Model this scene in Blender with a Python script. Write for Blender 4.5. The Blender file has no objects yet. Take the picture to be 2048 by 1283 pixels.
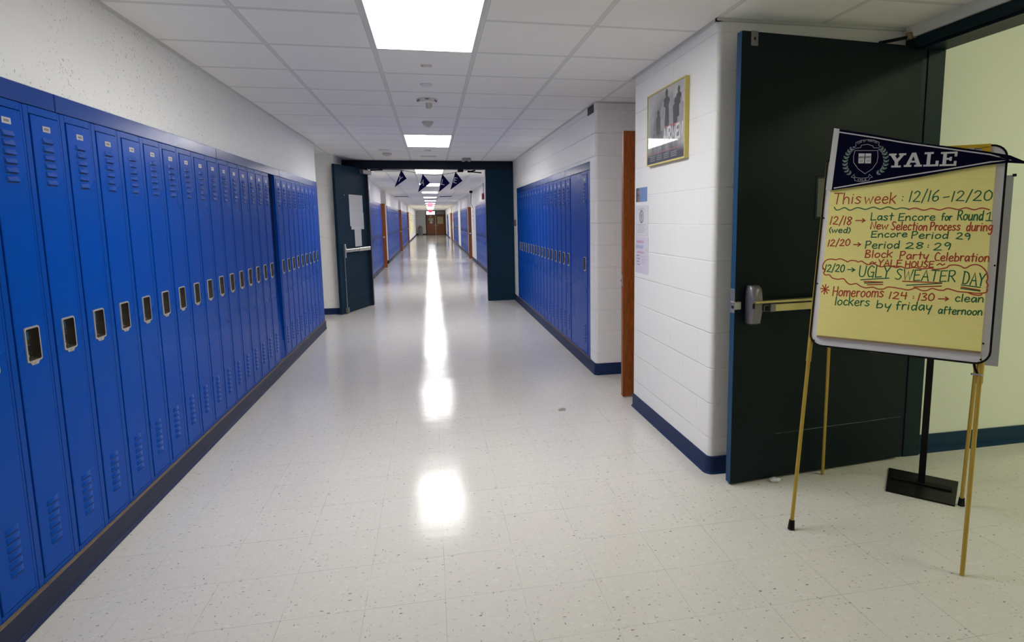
import bpy, bmesh, math, random
from mathutils import Vector, Matrix
random.seed(7)
S = bpy.context.scene
C = S.collection
PI = math.pi

# ------------------------------------------------------------------ camera
cam_data = bpy.data.cameras.new('camera')
cam = bpy.data.objects.new('camera', cam_data); C.objects.link(cam)
CAM_H = 1.476
yaw, pitch, roll = math.radians(11.1687), math.radians(7.15479), math.radians(-0.70923)
fwd = Vector((math.sin(yaw)*math.cos(pitch), math.cos(yaw)*math.cos(pitch), -math.sin(pitch)))
right0 = Vector((math.cos(yaw), -math.sin(yaw), 0))
up0 = right0.cross(fwd)
right = right0*math.cos(roll) + up0*math.sin(roll)
up = up0*math.cos(roll) - right0*math.sin(roll)
cam.matrix_world = Matrix(((right.x, up.x, -fwd.x, 0), (right.y, up.y, -fwd.y, 0), (right.z, up.z, -fwd.z, CAM_H), (0, 0, 0, 1)))
cam_data.sensor_fit = 'HORIZONTAL'; cam_data.sensor_width = 36
cam_data.lens = 1180.36/2048*36
cam_data.shift_x = (1024-1098.385)/2048
cam_data.shift_y = (585.886-641.5)/2048
cam_data.clip_start = 0.05; cam_data.clip_end = 200
S.camera = cam

# ------------------------------------------------------------------ light levels and exposure
S.view_settings.view_transform = 'Standard'; S.view_settings.look = 'None'
S.view_settings.exposure = 1.30; S.view_settings.gamma = 1; S.view_settings.use_curve_mapping = False
PANEL_EMIT = 9.0          # corridor ceiling panels
STAIR_EMIT = 6.6          # greenish lamp in the stairwell
w = bpy.data.worlds.new('world'); S.world = w; w.use_nodes = True
w.node_tree.nodes['Background'].inputs[0].default_value = (0.02, 0.02, 0.022, 1)
w.node_tree.nodes['Background'].inputs[1].default_value = 1.0
S.cycles.use_denoising = True
S.cycles.max_bounces = 12; S.cycles.diffuse_bounces = 9; S.cycles.glossy_bounces = 5
S.cycles.sample_clamp_indirect = 8

# ------------------------------------------------------------------ material helpers
class NT:
    def __init__(s, name):
        s.m = bpy.data.materials.new(name); s.m.use_nodes = True
        s.t = s.m.node_tree; s.b = s.t.nodes['Principled BSDF']
    def n(s, ty, **k):
        nd = s.t.nodes.new(ty)
        for a, v in k.items(): setattr(nd, a, v)
        return nd
    def put(s, sock, v):
        if isinstance(v, bpy.types.NodeSocket): s.t.links.new(v, sock)
        elif v is not None:
            if isinstance(v, (tuple, list)) and len(v) == 3 and sock.type == 'RGBA': v = (*v, 1)
            sock.default_value = v
    def math(s, op, a, b=None, c=None):
        nd = s.n('ShaderNodeMath', operation=op)
        for i, v in enumerate((a, b, c)):
            if v is not None: s.put(nd.inputs[i], v)
        return nd.outputs[0]
    def mix(s, f, a, b):
        nd = s.n('ShaderNodeMix', data_type='RGBA')
        s.put(nd.inputs[0], f); s.put(nd.inputs[6], a); s.put(nd.inputs[7], b)
        return nd.outputs[2]
    def coord(s, kind='Object'):
        return s.n('ShaderNodeTexCoord').outputs[kind]
    def pos(s): return s.n('ShaderNodeNewGeometry').outputs['Position']
    def xyz(s, v):
        nd = s.n('ShaderNodeSeparateXYZ'); s.put(nd.inputs[0], v); return nd.outputs
    def comb(s, x, y, z):
        nd = s.n('ShaderNodeCombineXYZ')
        for i, v in enumerate((x, y, z)): s.put(nd.inputs[i], v)
        return nd.outputs[0]
    def noise(s, v, scale, detail=3, rough=.55):
        nd = s.n('ShaderNodeTexNoise'); s.put(nd.inputs['Vector'], v)
        nd.inputs['Scale'].default_value = scale; nd.inputs['Detail'].default_value = detail; nd.inputs['Roughness'].default_value = rough
        return nd.outputs['Fac']
    def ramp(s, f, lo, hi, a=0.0, b=1.0):
        nd = s.n('ShaderNodeMapRange'); s.put(nd.inputs[0], f)
        for i, v in enumerate((lo, hi, a, b)): nd.inputs[i+1].default_value = v
        nd.clamp = True
        return nd.outputs[0]
    def line(s, x, period, offset, width):          # 1 on a repeating thin line
        f = s.math('FRACT', s.math('DIVIDE', s.math('SUBTRACT', x, offset), period))
        d = s.math('MULTIPLY', s.math('SUBTRACT', 0.5, s.math('ABSOLUTE', s.math('SUBTRACT', f, 0.5))), period)
        return s.math('LESS_THAN', d, width/2)
    def soft(s, x, period, offset, width):          # soft groove profile
        f = s.math('FRACT', s.math('DIVIDE', s.math('SUBTRACT', x, offset), period))
        d = s.math('MULTIPLY', s.math('SUBTRACT', 0.5, s.math('ABSOLUTE', s.math('SUBTRACT', f, 0.5))), period)
        return s.ramp(d, 0, width/2, 1, 0)
    def bump(s, hgt, strength=.3, dist=.01):
        nd = s.n('ShaderNodeBump'); s.put(nd.inputs['Height'], hgt)
        nd.inputs['Strength'].default_value = strength; nd.inputs['Distance'].default_value = dist
        s.t.links.new(nd.outputs[0], s.b.inputs['Normal']); return nd
    def set(s, color=None, rough=None, metal=None, spec=None, coat=None, coat_rough=None):
        for k, v in (('Base Color', color), ('Roughness', rough), ('Metallic', metal), ('Specular IOR Level', spec), ('Coat Weight', coat), ('Coat Roughness', coat_rough)):
            s.put(s.b.inputs[k], v)
        return s.m

def mat(name, color, rough=.5, metal=0, spec=None, vary=.06, scale=6, coat=None):
    k = NT(name); c = tuple(color)
    f = k.noise(k.coord(), scale, 4)
    hi = tuple(min(1, x*(1+vary)) for x in c); lo = tuple(x*(1-vary) for x in c)
    return k.set(k.mix(f, lo, hi), rough, metal, spec, coat)

def emis(name, color, strength, base=(.8, .8, .8)):
    k = NT(name); k.set(base, .5)
    k.put(k.b.inputs['Emission Color'], color); k.b.inputs['Emission Strength'].default_value = strength
    return k.m

M = {}
# terrazzo-pattern vinyl tiles
k = NT('vinyl_tile'); P = k.pos(); x, y, z = k.xyz(P)
seam = k.math('MAXIMUM', k.line(x, .3048, .003, .0016), k.line(y, .3048, .0612, .0016))
seamf = k.math('MULTIPLY', seam, k.ramp(k.noise(P, 3.1, 2), .38, .62, .05, .55))
idx = k.comb(k.math('FLOOR', k.math('DIVIDE', k.math('SUBTRACT', x, .003), .3048)), k.math('FLOOR', k.math('DIVIDE', k.math('SUBTRACT', y, .0612), .3048)), 0)
wn = k.n('ShaderNodeTexWhiteNoise'); wn.noise_dimensions = '2D'; k.put(wn.inputs['Vector'], idx)
base = k.mix(k.noise(P, 42, 4, .6), (.62, .595, .56), (.71, .685, .65))
base = k.mix(k.math('MULTIPLY', wn.outputs['Value'], .25), base, (.64, .60, .555))
warp = k.n('ShaderNodeVectorMath', operation='ADD'); k.put(warp.inputs[0], P)
nz = k.n('ShaderNodeTexNoise'); nz.inputs['Scale'].default_value = 70; k.put(nz.inputs['Vector'], P)
sc = k.n('ShaderNodeVectorMath', operation='SCALE'); k.put(sc.inputs[0], nz.outputs['Color']); sc.inputs['Scale'].default_value = .012
k.put(warp.inputs[1], sc.outputs[0])
def chips(stretch, scale, size, amount, seed):
    mp = k.n('ShaderNodeMapping'); k.put(mp.inputs[0], warp.outputs[0]); mp.inputs['Scale'].default_value = stretch; mp.inputs['Location'].default_value = (seed, seed*.7, 0)
    v = k.n('ShaderNodeTexVoronoi'); v.voronoi_dimensions = '2D'; v.inputs['Scale'].default_value = scale; k.put(v.inputs['Vector'], mp.outputs[0])
    r = k.xyz(v.outputs['Color'])
    sz = k.math('MULTIPLY', r[1], size)
    return k.math('MULTIPLY', k.math('LESS_THAN', v.outputs['Distance'], sz), k.math('LESS_THAN', r[0], amount)), r[2]
c1, r1 = chips((1, 2.2, 1), 30, .22, .34, 3.0)
c2, r2 = chips((2.1, 1, 1), 34, .21, .32, 9.0)
c3, r3 = chips((1, 1.6, 1), 20, .30, .35, 17.0)
base = k.mix(k.math('MULTIPLY', c3, .5), base, (.72, .70, .66))
base = k.mix(k.math('MULTIPLY', c1, k.ramp(k.math('POWER', r1, 3), 0, 1, .14, .85)), base, (.15, .12, .10))
base = k.mix(k.math('MULTIPLY', c2, k.ramp(k.math('POWER', r2, 3), 0, 1, .12, .8)), base, (.17, .15, .135))
base = k.mix(seamf, base, (.16, .145, .125))
# each tile sits a hair out of level, and the wax is wavy
off = k.n('ShaderNodeVectorMath', operation='SUBTRACT'); k.put(off.inputs[0], wn.outputs['Color']); off.inputs[1].default_value = (.5, .5, .5)
of2 = k.n('ShaderNodeVectorMath', operation='MULTIPLY'); k.put(of2.inputs[0], off.outputs[0]); of2.inputs[1].default_value = (.007, .009, 0)
bp = k.n('ShaderNodeBump'); bp.inputs['Strength'].default_value = 1.0; bp.inputs['Distance'].default_value = .0007
k.put(bp.inputs['Height'], k.math('ADD', k.noise(k.comb(k.math('MULTIPLY', x, 2.2), k.math('MULTIPLY', y, 7), 0), 1.6, 3), k.math('MULTIPLY', seam, -.2)))
ad = k.n('ShaderNodeVectorMath', operation='ADD'); k.put(ad.inputs[0], bp.outputs[0]); k.put(ad.inputs[1], of2.outputs[0])
nm = k.n('ShaderNodeVectorMath', operation='NORMALIZE'); k.put(nm.inputs[0], ad.outputs[0])
# waxed surface: matt body under a smooth film whose reflection has short tails
dif = k.n('ShaderNodeBsdfDiffuse'); k.put(dif.inputs['Color'], base); k.put(dif.inputs['Normal'], nm.outputs[0])
glo = k.n('ShaderNodeBsdfGlossy', distribution='BECKMANN'); glo.inputs['Color'].default_value = (1, 1, 1, 1)
k.put(glo.inputs['Roughness'], k.ramp(k.noise(P, 1.3, 4), .3, .7, .140, .180)); k.put(glo.inputs['Normal'], nm.outputs[0])
fr = k.n('ShaderNodeFresnel'); fr.inputs['IOR'].default_value = 1.25; k.put(fr.inputs['Normal'], nm.outputs[0])
mx = k.n('ShaderNodeMixShader'); k.put(mx.inputs[0], fr.outputs[0]); k.put(mx.inputs[1], dif.outputs[0]); k.put(mx.inputs[2], glo.outputs[0])
k.t.links.new(mx.outputs[0], k.t.nodes['Material Output'].inputs['Surface'])
M['floor'] = k.m

# ceiling of square lay-in tiles on a metal grid
def ceiling_mat(name, tint):
    k = NT(name); P = k.pos(); x, y, z = k.xyz(P)
    bar = k.math('MAXIMUM', k.line(x, .6096, -.302, .024), k.line(y, .6096, 3.262, .024))
    edge = k.math('MAXIMUM', k.line(x, .6096, -.302, .029), k.line(y, .6096, 3.262, .029))
    t = k.mix(k.noise(P, 120, 3), tuple(c*.97 for c in tint), tint)
    ix = k.comb(k.math('FLOOR', k.math('DIVIDE', k.math('SUBTRACT', x, -.302), .6096)), k.math('FLOOR', k.math('DIVIDE', k.math('SUBTRACT', y, 3.262), .6096)), 0)
    wn = k.n('ShaderNodeTexWhiteNoise'); wn.noise_dimensions = '2D'; k.put(wn.inputs['Vector'], ix)
    t = k.mix(k.math('MULTIPLY', wn.outputs['Value'], .5), t, tuple(c*.94 for c in tint))
    t = k.mix(edge, t, tuple(c*.60 for c in tint))
    t = k.mix(bar, t, tuple(c*.80 for c in tint))
    k.set(t, .8, 0, .25)
    k.bump(k.math('ADD', k.math('MULTIPLY', edge, 1.0), k.math('MULTIPLY', k.noise(P, 260, 2), .12)), .35, .003)
    return k.m
M['ceiling'] = ceiling_mat('ceiling_tile', (.90, .89, .865))

# painted concrete block: 8 x 16 inch courses
def block_mat(name, col, joint=.9, specks=0.0, strength=.5):
    k = NT(name); P = k.pos(); x, y, z = k.xyz(P)
    hcoord = k.math('ADD', x, y)
    row = k.math('FLOOR', k.math('DIVIDE', k.math('SUBTRACT', z, .010), .2032))
    sh = k.math('MULTIPLY', k.math('MODULO', row, 2), .2032)
    hj = k.soft(z, .2032, .010, .011)
    vj = k.soft(k.math('ADD', hcoord, sh), .4064, .05, .009)
    j = k.math('MAXIMUM', hj, k.math('MULTIPLY', vj, .6))
    patch = k.ramp(k.noise(P, 1.7, 2), .35, .65, .25, 1)
    jj = k.math('MULTIPLY', j, patch)
    c = k.mix(k.noise(P, 3, 4), tuple(v*.96 for v in col), col)
    c = k.mix(k.math('MULTIPLY', jj, 1-joint), c, (.2, .2, .2))
    if specks:
        n1 = k.noise(P, 38, 2, .5); n2 = k.noise(P, 2.3, 3)
        sp = k.math('MULTIPLY', k.ramp(n1, .70-.05*specks, .75-.05*specks), k.ramp(n2, .42, .60))
        n3 = k.noise(P, 85, 1, .5)
        sp2 = k.math('MULTIPLY', k.ramp(n3, .68, .73), k.ramp(n2, .36, .56))
        c = k.mix(k.math('MULTIPLY', k.math('MAXIMUM', sp, sp2), .62), c, (.17, .165, .15))
    k.set(c, .48, 0, .4)
    k.bump(k.math('ADD', k.math('MULTIPLY', jj, -1), k.math('MULTIPLY', k.noise(P, 90, 3), .10)), strength, .006)
    return k.m
M['wall'] = block_mat('painted_block', (.865, .86, .85), .87, 0.0, .65)
M['wall_pit'] = block_mat('painted_pitted_block', (.79, .79, .775), .97, .45, .18)
M['wall_cream'] = block_mat('cream_block', (.93, .91, .86))
M['wall_green'] = mat('stairwell_paint', (.75, .76, .68), .6, vary=.03, scale=2)
M['wall_plain'] = mat('plain_paint', (.74, .74, .74), .6, vary=.03, scale=2)

def paint(name, col, rough, scuff=.0, col2=None, spec=.18):
    k = NT(name); v = k.coord()
    f = k.noise(v, 1.6, 2, .5)
    c = k.mix(f, tuple(a*.95 for a in col), tuple(min(1, a*1.05) for a in col))
    if scuff:
        s = k.ramp(k.noise(v, 14, 5, .7), .66, .78)
        c = k.mix(k.math('MULTIPLY', s, scuff), c, col2 or tuple(min(1, a*1.8+.04) for a in col))
    k.set(c, k.ramp(f, .3, .7, rough-.02, rough+.03), 0, spec)
    k.bump(k.noise(v, 160, 2), .05, .001)
    return k.m
BLUE = (.0003, .060, .37)
M['locker'] = paint('locker_blue', BLUE, .28, 0, None, .07)
M['louvre'] = paint('louvre_blue', BLUE, .24, 0, None, .45)
M['locker_frame'] = paint('locker_frame_blue', (.0003, .055, .33), .30, 0, None, .10)
M['locker_trim'] = paint('locker_trim_blue', (.0003, .040, .25), .26, 0, None, .30)
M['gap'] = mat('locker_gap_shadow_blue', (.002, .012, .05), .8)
M['teal'] = paint('door_teal', (.0045, .018, .024), .42, .05)
M['teal_edge'] = paint('door_edge_blue', (.012, .060, .14), .4)
M['navy'] = paint('door_navy', (.011, .032, .056), .45, .05, None, .04)
M['frame_dark'] = paint('frame_dark', (.007, .012, .024), .4)
M['base'] = paint('cove_base_navy', (.016, .032, .095), .42, .12, (.07, .07, .09), .08)
M['base_worn'] = paint('cove_base_worn', (.016, .022, .055), .45, .45, (.085, .06, .035))
M['rust'] = mat('worn_ledge', (.17, .12, .075), .8, vary=.45, scale=20)
M['base_teal'] = paint('cove_base_teal', (.006, .034, .080), .4)
M['chrome'] = mat('nickel', (.58, .54, .46), .3, .55)
M['steel'] = mat('satin_steel', (.52, .51, .49), .38, 1)
M['cup'] = mat('cup_metal', (.10, .085, .065), .42, .6, vary=.4, scale=20)
M['grey_cast'] = mat('grey_cast', (.20, .19, .21), .4, .6)
M['brass'] = mat('dull_brass', (.55, .47, .24), .3, 1)
M['gold'] = mat('gold_paint', (.48, .315, .05), .38, .35, vary=.15, scale=12)
M['yellow_frame'] = mat('yellow_frame', (.60, .50, .13), .35, .3)
M['yellow_clip'] = mat('yellow_clip', (.62, .40, .015), .4)
M['black'] = mat('black_rubber', (.008, .008, .0085), .6, spec=.12)
M['black_gloss'] = mat('black_metal', (.007, .007, .007), .45, spec=.15)
M['white'] = mat('white_plastic', (.72, .71, .70), .4)
M['light_frame'] = mat('light_frame', (.66, .66, .66), .5)
M['offwhite'] = mat('offwhite_plastic', (.60, .56, .50), .45)
M['paper'] = mat('white_paper', (.68, .68, .71), .7, vary=.03)
M['enamel'] = mat('board_enamel', (.70, .68, .75), .3)
M['navyfelt'] = mat('navy_felt', (.0028, .0034, .018), .9, spec=.05)
M['bluefelt'] = mat('dark_blue_felt', (.007, .007, .055), .9, spec=.05)
M['print_white'] = mat('white_print', (.58, .57, .60), .8)
M['print_pale'] = mat('pale_green_print', (.33, .46, .40), .8)
M['ink_red'] = mat('red_marker', (.44, .036, .013), .6, vary=.2, scale=40)
M['ink_green'] = mat('green_marker', (.006, .135, .045), .6, vary=.25, scale=40)
M['pad_edge'] = mat('pad_cardboard', (.30, .20, .10), .8)
M['grey_sign'] = mat('grey_sign', (.42, .42, .44), .45)
M['trash'] = mat('trash_can_grey', (.32, .31, .29), .5)
M['red'] = mat('alarm_red', (.35, .03, .03), .4)
M['grille'] = mat('grille_brown', (.16, .14, .11), .6)
M['dark'] = mat('dark_void', (.012, .012, .012), .9)
M['vision'] = mat('vision_glass', (.10, .12, .11), .15)
k = NT('yellow_pad'); P = k.coord(); px_, py_, pz_ = k.xyz(P)
ln = k.math('MULTIPLY', k.line(pz_, .0254, 0, .0014), .16)
k.set(k.mix(ln, k.mix(k.noise(P, 4, 2), (.91, .81, .29), (.94, .84, .32)), (.45, .45, .22)), .65, 0, .3); M['pad'] = k.m
k = NT('oak'); P = k.coord(); x, y, z = k.xyz(P)
g = k.comb(k.math('MULTIPLY', x, 14), k.math('MULTIPLY', y, 14), k.math('MULTIPLY', z, 1.1))
n = k.noise(g, 2.2, 6, .65)
w2 = k.math('FRACT', k.math('MULTIPLY', n, 7))
k.set(k.mix(k.math('MULTIPLY', w2, .8), (.16, .036, .005), (.38, .105, .016)), .38, 0, .45); M['wood'] = k.m
M['panel_glow'] = emis('light_diffuser', (1, .985, .96), PANEL_EMIT)
M['stair_glow'] = emis('stair_light_diffuser', (.94, 1, .68), STAIR_EMIT)
M['exit_glow'] = emis('exit_sign_red', (1, .12, .26), .34, (.30, .02, .05))
M['window_glow'] = emis('daylight_pane', (.72, .84, 1), 1.0)

# ------------------------------------------------------------------ mesh helpers
class MB:
    """collects shapes for ONE mesh object; each shape has a material"""
    def __init__(s, off=(0, 0, 0)): s.bm = bmesh.new(); s.mats = []; s.off = Vector(off)
    def mi(s, m):
        if m not in s.mats: s.mats.append(m)
        return s.mats.index(m)
    def face(s, pts, m, smooth=False):
        vs = [s.bm.verts.new(Vector(p)-s.off) for p in pts]
        f = s.bm.faces.new(vs); f.material_index = s.mi(m); f.smooth = smooth
        return f
    def box(s, a, b, m, bev=0, seg=1):
        x0, y0, z0 = (min(a[i], b[i]) for i in range(3)); x1, y1, z1 = (max(a[i], b[i]) for i in range(3))
        v = [s.bm.verts.new(Vector(p)-s.off) for p in ((x0, y0, z0), (x1, y0, z0), (x1, y1, z0), (x0, y1, z0), (x0, y0, z1), (x1, y0, z1), (x1, y1, z1), (x0, y1, z1))]
        fs = []
        for q in ((0, 3, 2, 1), (4, 5, 6, 7), (0, 1, 5, 4), (1, 2, 6, 5), (2, 3, 7, 6), (3, 0, 4, 7)):
            f = s.bm.faces.new([v[i] for i in q]); f.material_index = s.mi(m); fs.append(f)
        if bev:
            es = list({e for f in fs for e in f.edges})
            bmesh.ops.bevel(s.bm, geom=es, offset=bev, segments=seg, affect='EDGES', profile=.5)
        return s
    def prism(s, pts, z0, z1, m, smooth=False):          # outline counter-clockwise in xy
        s.loft([[(p[0], p[1], z0) for p in pts], [(p[0], p[1], z1) for p in pts]], m, True, True, smooth)
        return s
    def loft(s, rings, m, cap0=True, cap1=True, smooth=True, closed=True):
        i = s.mi(m); R = [[s.bm.verts.new(Vector(p)-s.off) for p in r] for r in rings]
        n = len(R[0])
        for a, b in zip(R, R[1:]):
            for j in range(n if closed else n-1):
                f = s.bm.faces.new((a[j], a[(j+1) % n], b[(j+1) % n], b[j])); f.material_index = i; f.smooth = smooth
        if cap0: f = s.bm.faces.new(R[0][::-1]); f.material_index = i
        if cap1: f = s.bm.faces.new(R[-1]); f.material_index = i
        return s
    def tube(s, pts, r, m, n=10, cap=True):
        pts = [Vector(p) for p in pts]; rr = r if isinstance(r, (list, tuple)) else [r]*len(pts); rings = []
        ref = None
        for i, p in enumerate(pts):
            d = (pts[min(i+1, len(pts)-1)]-pts[max(i-1, 0)]).normalized()
            if ref is None: ref = Vector((0, 0, 1)) if abs(d.z) < .9 else Vector((1, 0, 0))
            a = d.cross(ref).normalized(); b = d.cross(a).normalized(); ref = -b if False else ref
            rings.append([p+(a*math.cos(2*PI*j/n)+b*math.sin(2*PI*j/n))*rr[i] for j in range(n)])
        s.loft(rings, m, cap, cap); return s
    def lathe(s, prof, m, c=(0, 0, 0), n=24):              # prof = [(radius, z)], revolved about the vertical through c
        rings = [[(c[0]+r*math.cos(2*PI*j/n), c[1]+r*math.sin(2*PI*j/n), c[2]+z) for j in range(n)] for r, z in prof]
        s.loft(rings, m, True, True); return s
    def ngon_plate(s, pts, n, t, m):                       # flat outline thickened along n
        n = Vector(n)*t; a = [Vector(p) for p in pts]
        s.loft([a, [p+n for p in a]], m, True, True, False); return s
    def strokes(s, lines, fmap, width, m, lift=.0004, step=None):
        """pen strokes as thin ribbons; fmap maps (u, v, n) to a point"""
        l0 = lift
        for li, ln in enumerate(lines):
            lift = l0+(li % 9)*3e-5
            p = [Vector((a[0], a[1])) for a in ln]
            q = [p[0]]
            for a in p[1:]:
                if (a-q[-1]).length > 1e-5: q.append(a)
            if len(q) == 1: q.append(q[0]+Vector((width*.2, 0)))
            hw = width/2; L = []; R = []
            for i, a in enumerate(q):
                d0 = (q[i]-q[i-1]).normalized() if i else (q[1]-q[0]).normalized()
                d1 = (q[i+1]-q[i]).normalized() if i < len(q)-1 else d0
                t = d0+d1
                t = d0 if t.length < .3 else t.normalized()
                nn = Vector((-t.y, t.x)); kk = min(1.6, 1/max(.35, nn.dot(Vector((-d0.y, d0.x)))))
                L.append(a+nn*hw*kk); R.append(a-nn*hw*kk)
            d = (q[0]-q[1]).normalized(); e = (q[-1]-q[-2]).normalized()
            nd = Vector((-d.y, d.x))
            cap0 = [q[0]+(nd*math.cos(t)+d*math.sin(t))*hw for t in (PI/4, PI/2, 3*PI/4)]
            ne = Vector((-e.y, e.x))
            cap1 = [q[-1]+(ne*math.cos(t)+e*math.sin(t))*hw for t in (PI/4, PI/2, 3*PI/4)]
            i_ = s.mi(m)
            vl = [s.bm.verts.new(Vector(fmap(a.x, a.y, lift))-s.off) for a in L]; vr = [s.bm.verts.new(Vector(fmap(a.x, a.y, lift))-s.off) for a in R]
            for j in range(len(q)-1):
                f = s.bm.faces.new((vr[j], vr[j+1], vl[j+1], vl[j])); f.material_index = i_
            for cap, a, b in ((cap0[::1], vr[0], vl[0]), (cap1, vl[-1], vr[-1])):
                cv = [s.bm.verts.new(Vector(fmap(t.x, t.y, lift))-s.off) for t in cap]
                try: f = s.bm.faces.new([a, b]+cv[::-1] if cap is cap0 else [a, b]+cv[::-1]); f.material_index = i_
                except ValueError: pass
        return s
    def build(s, name, parent=None, sharp=35):
        bmesh.ops.recalc_face_normals(s.bm, faces=s.bm.faces)
        me = bpy.data.meshes.new(name); s.bm.to_mesh(me); s.bm.free()
        for m in s.mats: me.materials.append(M[m])
        try: me.set_sharp_from_angle(angle=math.radians(sharp))
        except Exception: pass
        o = bpy.data.objects.new(name, me); C.objects.link(o)
        if parent: o.parent = parent
        return o

def tag(o, label=None, cat=None, group=None, kind=None):
    if label: o['label'] = label
    if cat: o['category'] = cat
    if group: o['group'] = group
    if kind: o['kind'] = kind
    return o
def thing(name, label, cat, loc=(0, 0, 0), rz=0, group=None):
    o = bpy.data.objects.new(name, None); C.objects.link(o); o.empty_display_size = .1
    o.location = loc; o.rotation_euler = (0, 0, rz)
    return tag(o, label, cat, group)
def struct(mb, name, parent=None):
    o = mb.build(name, parent); o['kind'] = 'structure'; return o
def copy_tree(o, parent=None):
    c = o.copy(); C.objects.link(c)
    if parent: c.parent = parent
    for ch in list(o.children): copy_tree(ch, c)
    return c
def arc(cx, cy, r, a0, a1, n=6):
    return [(cx+r*math.cos(a0+(a1-a0)*i/n), cy+r*math.sin(a0+(a1-a0)*i/n)) for i in range(n+1)]

# ------------------------------------------------------------------ one-stroke letters (cap height 1)
G = {
 'T': '.62|0,1 .62,.98;.32,.99 .28,0', 'h': '.48|0,1 .02,0;~.02,.35 .18,.6 .38,.5 .44,0', 'i': '.16|.06,.58 .06,0;.07,.82 .09,.80',
 's': '.42|~.38,.52 .2,.62 .05,.5 .2,.33 .37,.17 .2,0 .0,.08', 'w': '.66|0,.6 .14,0 .33,.5 .48,0 .64,.62', 'e': '.46|~.03,.3 .4,.36 .34,.58 .15,.58 .02,.3 .12,.04 .3,.0 .45,.1',
 'k': '.46|0,1 .02,0;.42,.7 .04,.3;.14,.38 .44,0', ':': '.1|.05,.55 .06,.52;.05,.1 .06,.07', '1': '.16|.12,1 .04,0', '!': '.36|0,.78 .19,1 .18,0;0,.01 .36,0', '2': '.5|~.05,.8 .22,1 .42,.82 .3,.45 .02,.05;.02,.05 .5,.02',
 '/': '.3|.3,1.15 .02,-.12', '6': '.46|~.38,1 .1,.65 .04,.2 .2,0 .42,.15 .36,.42 .12,.38 .05,.22', '-': '.34|0,.45 .34,.5', '0': '.5|~.26,1 .06,.75 .04,.25 .22,0 .44,.2 .46,.7 .26,1',
 '8': '.44|~.4,.88 .2,1 .06,.8 .22,.54 .4,.28 .22,0 .04,.22 .2,.5 .4,.76 .36,.94', '3': '.42|~.04,.92 .28,1 .36,.76 .16,.54 .4,.34 .34,.06 .02,.05', '4': '.48|.08,1 .02,.5 .46,.5;.4,1 .38,0', '9': '.44|~.4,.82 .2,1 .05,.74 .2,.52 .4,.75 .4,.4 .34,0',
 'L': '.5|0,1 .02,0 .5,.05', 'a': '.46|~.38,.52 .18,.62 .02,.3 .15,0 .36,.25 .4,.55;.4,.58 .44,0', 't': '.36|.18,.95 .18,0;0,.6 .36,.62', 'E': '.5|.48,1 .02,.98 .02,0 .5,.02;.02,.5 .4,.54',
 'n': '.46|.02,.58 .03,0;~.03,.32 .2,.6 .38,.5 .42,0', 'c': '.42|~.4,.52 .2,.62 .03,.3 .18,.0 .42,.08', 'o': '.46|~.23,.6 .04,.42 .06,.1 .24,0 .43,.2 .4,.5 .23,.6', 'r': '.34|.02,.6 .04,0;~.04,.35 .16,.58 .34,.56',
 'f': '.36|~.36,.92 .2,1 .12,.8 .12,0;0,.55 .32,.57', 'R': '.54|.02,1 .04,0;~.0,.98 .36,1 .46,.76 .3,.52 .06,.5;.2,.5 .54,0', 'u': '.46|~.02,.6 .04,.12 .2,0 .38,.2;.4,.6 .42,0', 'd': '.48|~.38,.5 .18,.6 .03,.3 .16,0 .38,.2;.42,1 .42,0',
 'N': '.54|.02,0 .04,1 .46,.05 .52,1', 'S': '.5|~.46,.9 .24,1 .06,.8 .22,.54 .44,.28 .26,0 .0,.1', 'l': '.14|.05,1 .06,0', 'P': '.5|.04,1 .03,0;~.0,.96 .34,1 .46,.76 .3,.52 .05,.46', 'g': '.46|~.38,.5 .18,.6 .03,.32 .18,.06 .38,.3;~.4,.58 .42,-.2 .24,-.42 .08,-.3',
 'B': '.5|.03,1 .03,0;~.0,1 .34,.98 .38,.72 .05,.54 .42,.36 .38,.04 .0,0', 'b': '.46|.03,1 .04,0;~.04,.4 .22,.6 .42,.4 .36,.08 .05,.02', 'y': '.46|~.02,.6 .06,.2 .22,.12 .38,.4;.42,.6 .24,-.42', 'C': '.5|~.46,.86 .24,1 .03,.55 .14,.08 .5,.06', 'Y': '.5|0,1 .24,.5;.5,1 .24,.5 .22,0', 'A': '.56|0,0 .28,1 .54,0;.1,.36 .46,.38',
 'H': '.54|.02,1 .04,0;.5,1 .5,0;.03,.5 .5,.5', 'O': '.56|~.28,1 .05,.72 .06,.22 .28,0 .52,.24 .5,.76 .28,1', 'U': '.54|~.02,1 .05,.2 .26,0 .48,.2 .52,1', 'G': '.56|~.5,.86 .26,1 .04,.55 .18,.04 .46,.08;.32,.42 .54,.42 .5,-.05', 'W': '.74|0,1 .18,0 .36,.8 .54,0 .74,1', 'D': '.54|.06,1 .04,0;~.0,1 .36,.92 .52,.5 .36,.06 .0,0',
 'm': '.7|.02,.6 .03,0;~.03,.4 .18,.6 .32,.5 .34,0;~.34,.4 .5,.6 .64,.5 .67,0', '(': '.2|~.18,.95 .03,.5 .18,-.05', ')': '.2|~.02,.95 .17,.5 .02,-.05', 'V': '.54|0,1 .26,0 .54,1', 'I': '.12|.06,1 .06,0', 'X': '.5|0,1 .5,0;.5,1 0,0', 'M': '.68|0,0 .08,1 .33,.2 .58,1 .66,0', ' ': '.3|', 'v': '.4|0,.6 .2,0 .4,.6',
}
def smooth(p, n=5):
    if len(p) < 3: return p
    out = []; q = [p[0]]+p+[p[-1]]
    for i in range(1, len(q)-2):
        a, b, c, d = q[i-1:i+3]
        for j in range(n):
            t = j/n
            out.append(tuple(.5*(2*b[z]+(c[z]-a[z])*t+(2*a[z]-5*b[z]+4*c[z]-d[z])*t*t+(3*b[z]-a[z]-3*c[z]+d[z])*t**3) for z in (0, 1)))
    out.append(p[-1]); return out
GL = {}
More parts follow.
